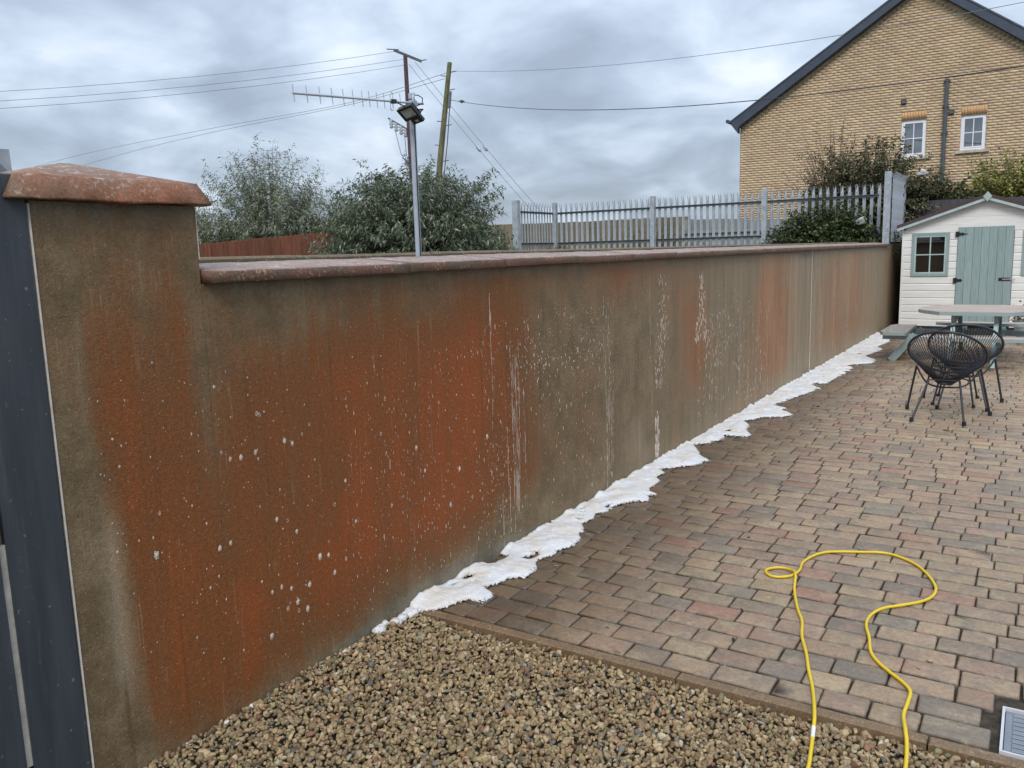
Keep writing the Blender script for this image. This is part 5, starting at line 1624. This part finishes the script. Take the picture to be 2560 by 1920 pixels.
# ================================================================== VEGETATION
def leaves(rng, P, T, L, W, cols, droop=0.35):
    """two-triangle folded leaves at P pointing along T"""
    n = len(P)
    T = T + rng.normal(0, .35, (n, 3)); T[:, 2] -= droop
    T /= np.linalg.norm(T, axis=1)[:, None] + 1e-9
    up = rng.normal(0, .5, (n, 3)); up[:, 2] += 1
    Sd = np.cross(T, up); Sd /= np.linalg.norm(Sd, axis=1)[:, None] + 1e-9
    Nn = np.cross(Sd, T)
    L = L * rng.uniform(.65, 1.2, (n, 1)); W = W * rng.uniform(.7, 1.25, (n, 1))
    a = P; tip = P + T * L - np.array([0, 0, 1]) * L * .12
    m = P + T * L * .45 + Nn * L * .04
    l, r = m - Sd * W / 2 - Nn * W * .15, m + Sd * W / 2 - Nn * W * .15
    V = np.stack([a, l, tip, r], 1).reshape(-1, 3)
    i = np.arange(n) * 4
    FA = np.concatenate([np.stack([i, i + 2, i + 1], 1), np.stack([i, i + 3, i + 2], 1)])
    return V, FA, np.repeat(cols, 4, 0)
def pickcol(rng, n, pal, p):
    pal = np.array(pal)
    return pal[rng.choice(len(pal), n, p=p)] * rng.uniform(.72, 1.25, (n, 1))
def shrub(name, label, cat, base, rx, ry, rz, nsh, nleaf, L, W, pal, p, seed, arch=.35, lo=.25, inner=.55, droop=.35, stem_r=.006, group=None, tip_up=0.0, zmin=-.1, stemmat="stem", bare=0.0):
    rng = np.random.default_rng(seed)
    root = empty(name, base, label, cat, group)
    B = np.array(base)
    # end points over an uneven ellipsoid
    th = rng.uniform(0, 2 * np.pi, nsh); ph_ = np.arcsin(np.clip(rng.uniform(zmin, 1, nsh), -1, 1))
    k = 0.78 + .5 * fbm(th * 2.2 + 5, ph_ * 2.2 + 9, seed) + rng.normal(0, .05, nsh)
    k *= rng.uniform(inner, 1.0, nsh) ** .4
    E = np.stack([np.cos(th) * np.cos(ph_) * rx * k, np.sin(th) * np.cos(ph_) * ry * k, np.sin(ph_) * rz * k], 1)
    S0 = np.stack([np.cos(th) * rx * .12 * rng.random(nsh), np.sin(th) * ry * .12 * rng.random(nsh), np.full(nsh, -.15 * rz)], 1)
    Cc = S0 * .3 + E * .55 + np.array([0, 0, 1]) * (arch * rz * rng.uniform(.5, 1.3, (nsh, 1)))
    tt = rng.uniform(lo, 1.0, (nsh, nleaf)); tt.sort(axis=1)
    t3 = tt[:, :, None]
    P = (1 - t3) ** 2 * S0[:, None] + 2 * t3 * (1 - t3) * Cc[:, None] + t3 ** 2 * E[:, None]
    D = 2 * (1 - t3) * (Cc - S0)[:, None] + 2 * t3 * (E - Cc)[:, None]
    P = P.reshape(-1, 3) + rng.normal(0, L * .35, (nsh * nleaf, 3)); D = D.reshape(-1, 3); D /= np.linalg.norm(D, axis=1)[:, None] + 1e-9
    out = rng.normal(0, 1, D.shape); out -= D * (out * D).sum(1)[:, None]; out /= np.linalg.norm(out, axis=1)[:, None] + 1e-9
    V, FA, C = leaves(rng, P + B, D * .55 + out * .8, L, W, pickcol(rng, len(P), pal, p), droop)
    if bare < 1:
        npmesh("foliage", V, FA, M["leaf"], root, col=C)
    # stems: three-sided tubes along the same curves
    ns = min(nsh, 260)
    ts = np.linspace(0, 1, 7)[None, :, None]
    Q = (1 - ts) ** 2 * S0[:ns, None] + 2 * ts * (1 - ts) * Cc[:ns, None] + ts ** 2 * E[:ns, None] + B
    rad_ = (stem_r * (1.6 - 1.25 * np.linspace(0, 1, 7)))[None, :, None]
    off3 = np.array([(1, 0, 0), (-.5, .866, 0), (-.5, -.866, 0)])
    Vs = (Q[:, :, None, :] + off3[None, None] * rad_[..., None]).reshape(-1, 3)
    fs = []
    for s in range(6):
        for c in range(3):
            d_ = (c + 1) % 3
            fs.append((s * 3 + c, s * 3 + d_, s * 3 + 3 + d_, s * 3 + 3 + c))
    fs = np.array(fs)
    Fs = (fs[None] + (np.arange(ns) * 21)[:, None, None]).reshape(-1, 4)
    npmesh("stems", Vs, Fs, M[stemmat], root)
    return root
BUD = [(0.090, 0.115, 0.064), (0.134, 0.160, 0.096), (0.211, 0.237, 0.173), (0.058, 0.077, 0.046), (0.166, 0.160, 0.077), (0.333, 0.358, 0.294)]
BP = [.26, .25, .18, .14, .09, .08]
shrub("buddleia_bush", "large dense dark green bush behind the light pole", "bush", (-5.75, 10.35, 1.55), 1.72, 1.55, 1.60, 950, 84, .090, .022, BUD, BP, 3, arch=.25, lo=.3, inner=.3, droop=.45)
SIL = [(0.156, 0.186, 0.114), (0.252, 0.282, 0.210), (0.108, 0.132, 0.072), (0.408, 0.420, 0.348), (0.192, 0.186, 0.084)]
shrub("buddleia_bush", "tall airy silvery bush behind the red brown fence", "bush", (-10.9, 12.05, 1.6), 2.0, 1.6, 2.42, 620, 50, .095, .021, SIL, [.28, .26, .2, .14, .12], 5, arch=.30, lo=.35, inner=.35, droop=.4)
shrub("buddleia_bush", "lower green bush filling the gap beside the pier", "bush", (-12.6, 11.9, 1.5), 2.1, 1.6, 1.25, 420, 52, .10, .035, [(.10, .125, .05), (.15, .17, .08), (.065, .085, .04), (.24, .25, .15)], [.35, .3, .2, .15], 8, arch=.2, lo=.3, inner=.4)
shrub("hedge_bush", "mid green bush between the two tall bushes", "bush", (-9.4, 12.6, 1.5), 1.5, 1.2, 1.25, 360, 52, .10, .032, [(.10, .12, .05), (.14, .15, .07), (.065, .085, .04), (.22, .20, .12)], [.35, .3, .2, .15], 9, arch=.2, lo=.3, inner=.4)
# bare twiggy tree far behind the pier
def bare_tree(label, base, h, seed):
    r = random.Random(seed)
    root = empty("bare_tree", base, label, "tree")
    tr, tw = MB(), MB()
    def grow(p, d, L, rr, depth):
        q = p + d * L
        (tr if depth < 2 else tw).tube([p, (p + q) / 2 + Vector((r.uniform(-.04, .04) * L, r.uniform(-.04, .04) * L, 0)), q], rr, 5, cap=False, rs=[rr, rr * .8, rr * .65])
        if depth >= 5: return
        for _ in range(3 if depth > 0 else 5):
            nd = (d + Vector((r.uniform(-.7, .7), r.uniform(-.7, .7), r.uniform(-.1, .5)))).normalized()
            grow(p + d * L * r.uniform(.55, 1.0), nd, L * r.uniform(.55, .8), rr * .6, depth + 1)
    grow(Vector(base), Vector((0, 0, 1)), h * .34, .05, 0)
    tr.build("trunk", M["stem"], root); tw.build("twigs", M["stem"], root)
bare_tree("leafless twiggy tree rising far behind the pier", (-19.9, 17.6, 1.4), 2.5, 4)

BR = [(0.090, 0.106, 0.050), (0.134, 0.140, 0.073), (0.056, 0.067, 0.036), (0.202, 0.168, 0.095), (0.157, 0.112, 0.078), (0.280, 0.258, 0.157)]
BRP = [.26, .24, .16, .14, .10, .10]
shrub("bramble_bush", "tangled bramble bush above the palisade in front of the house", "bush", (-.85, 20.6, 1.6), 1.75, 1.0, 2.55, 760, 84, .070, .044, BR, BRP, 13, arch=.35, lo=.25, inner=.25, stem_r=.008)
shrub("bramble_bush", "low dark green bramble growing through the palisade pales", "bush", (-1.35, 18.75, 1.5), 1.55, .55, 1.1, 460, 60, .065, .048, [(.055, .085, .028), (.085, .12, .045), (.035, .05, .02), (.15, .16, .07)], [.32, .3, .2, .18], 14, arch=.2, lo=.2, inner=.25)
shrub("bramble_bush", "yellowing bramble bush between steel post and playhouse roof", "bush", (.55, 21.2, 1.6), 1.25, .8, 1.65, 420, 70, .085, .058, [(.075, .085, .03), (.05, .065, .026), (.16, .145, .045), (.035, .045, .02), (.11, .08, .045)], [.3, .26, .16, .18, .1], 15, arch=.25, lo=.25, inner=.25)
shrub("golden_bush", "bright yellow green bush behind the playhouse", "bush", (1.95, 22.4, 1.6), 1.5, .9, 2.15, 640, 84, .075, .040, [(.26, .255, .06), (.33, .31, .09), (.18, .19, .05), (.38, .35, .13), (.12, .13, .045)], [.3, .25, .2, .1, .15], 16, arch=.25, lo=.25, inner=.3)
# long arching leafless canes of the bramble
shrub("bramble_canes", "bare brown arching canes above the bramble bush", "bush", (-1.5, 20.3, 2.1), 1.75, .9, 2.25, 150, 10, .04, .028, [(.10, .085, .05), (.14, .11, .07), (.07, .07, .03)], [.4, .3, .3], 18, arch=.45, lo=.45, inner=.45, stem_r=.0075, zmin=.05)
shrub("weeds", "dry brown weeds standing behind the palisade pales", "weeds", (-6.9, 22.5, 1.5), 1.9, .8, 1.15, 150, 26, .06, .022, [(.16, .12, .06), (.10, .11, .045), (.20, .14, .08), (.07, .085, .035)], [.3, .3, .2, .2], 19, arch=.1, lo=.3, inner=.5)
shrub("weeds", "green weeds at the foot of the palisade corner post", "weeds", (-7.7, 18.45, 1.5), .45, .3, .45, 46, 20, .05, .03, [(.06, .085, .03), (.09, .11, .05), (.16, .14, .08)], [.5, .35, .15], 20)
shrub("weeds", "weeds along the bottom of the middle palisade bay", "weeds", (-6.0, 19.4, 1.45), 1.6, .3, .5, 90, 16, .05, .024, [(.06, .085, .03), (.12, .11, .05), (.16, .12, .07)], [.5, .3, .2], 22)
# litter caught in the brambles
def bag(label, loc, s, seed):
    r = np.random.default_rng(seed)
    v = IV * (1 + r.normal(0, .6, (len(IV), 1))) * np.array([s, s * .6, s * .8]) + np.array(loc)
    tag(npmesh("plastic_bag", v, IF, M["plastic_bag"], None), label, "plastic bag", "plastic bags in the brambles")
bag("crumpled white plastic bag low in the brambles beside the steel post", (-.62, 18.32, 2.14), .075, 1)
bag("torn white plastic scrap high in the brambles", (.30, 20.0, 3.14), .075, 2)

# planter by the playhouse
pl = empty("planter", (2.42, 15.9, 0), "grey planter bowl with a reddish leafy plant by the playhouse door", "planter")
MB().tube([(2.42, 15.9, 0), (2.42, 15.9, .12), (2.42, 15.9, .36), (2.42, 15.9, .40)], .2, 16, rs=[.13, .15, .21, .22]).build("bowl", M["planter"], pl)
rng = np.random.default_rng(50)
P = rng.normal(0, 1, (420, 3)) * np.array([.10, .10, .07]) + np.array([2.42, 15.9, .50])
D = P - np.array([2.42, 15.9, .38]); D /= np.linalg.norm(D, axis=1)[:, None]
V, FA, C = leaves(rng, P, D, .07, .04, pickcol(rng, 420, [(.13, .05, .045), (.10, .09, .035), (.18, .13, .08)], [.45, .35, .2]))
npmesh("plant", V, FA, M["leaf"], pl, col=C)
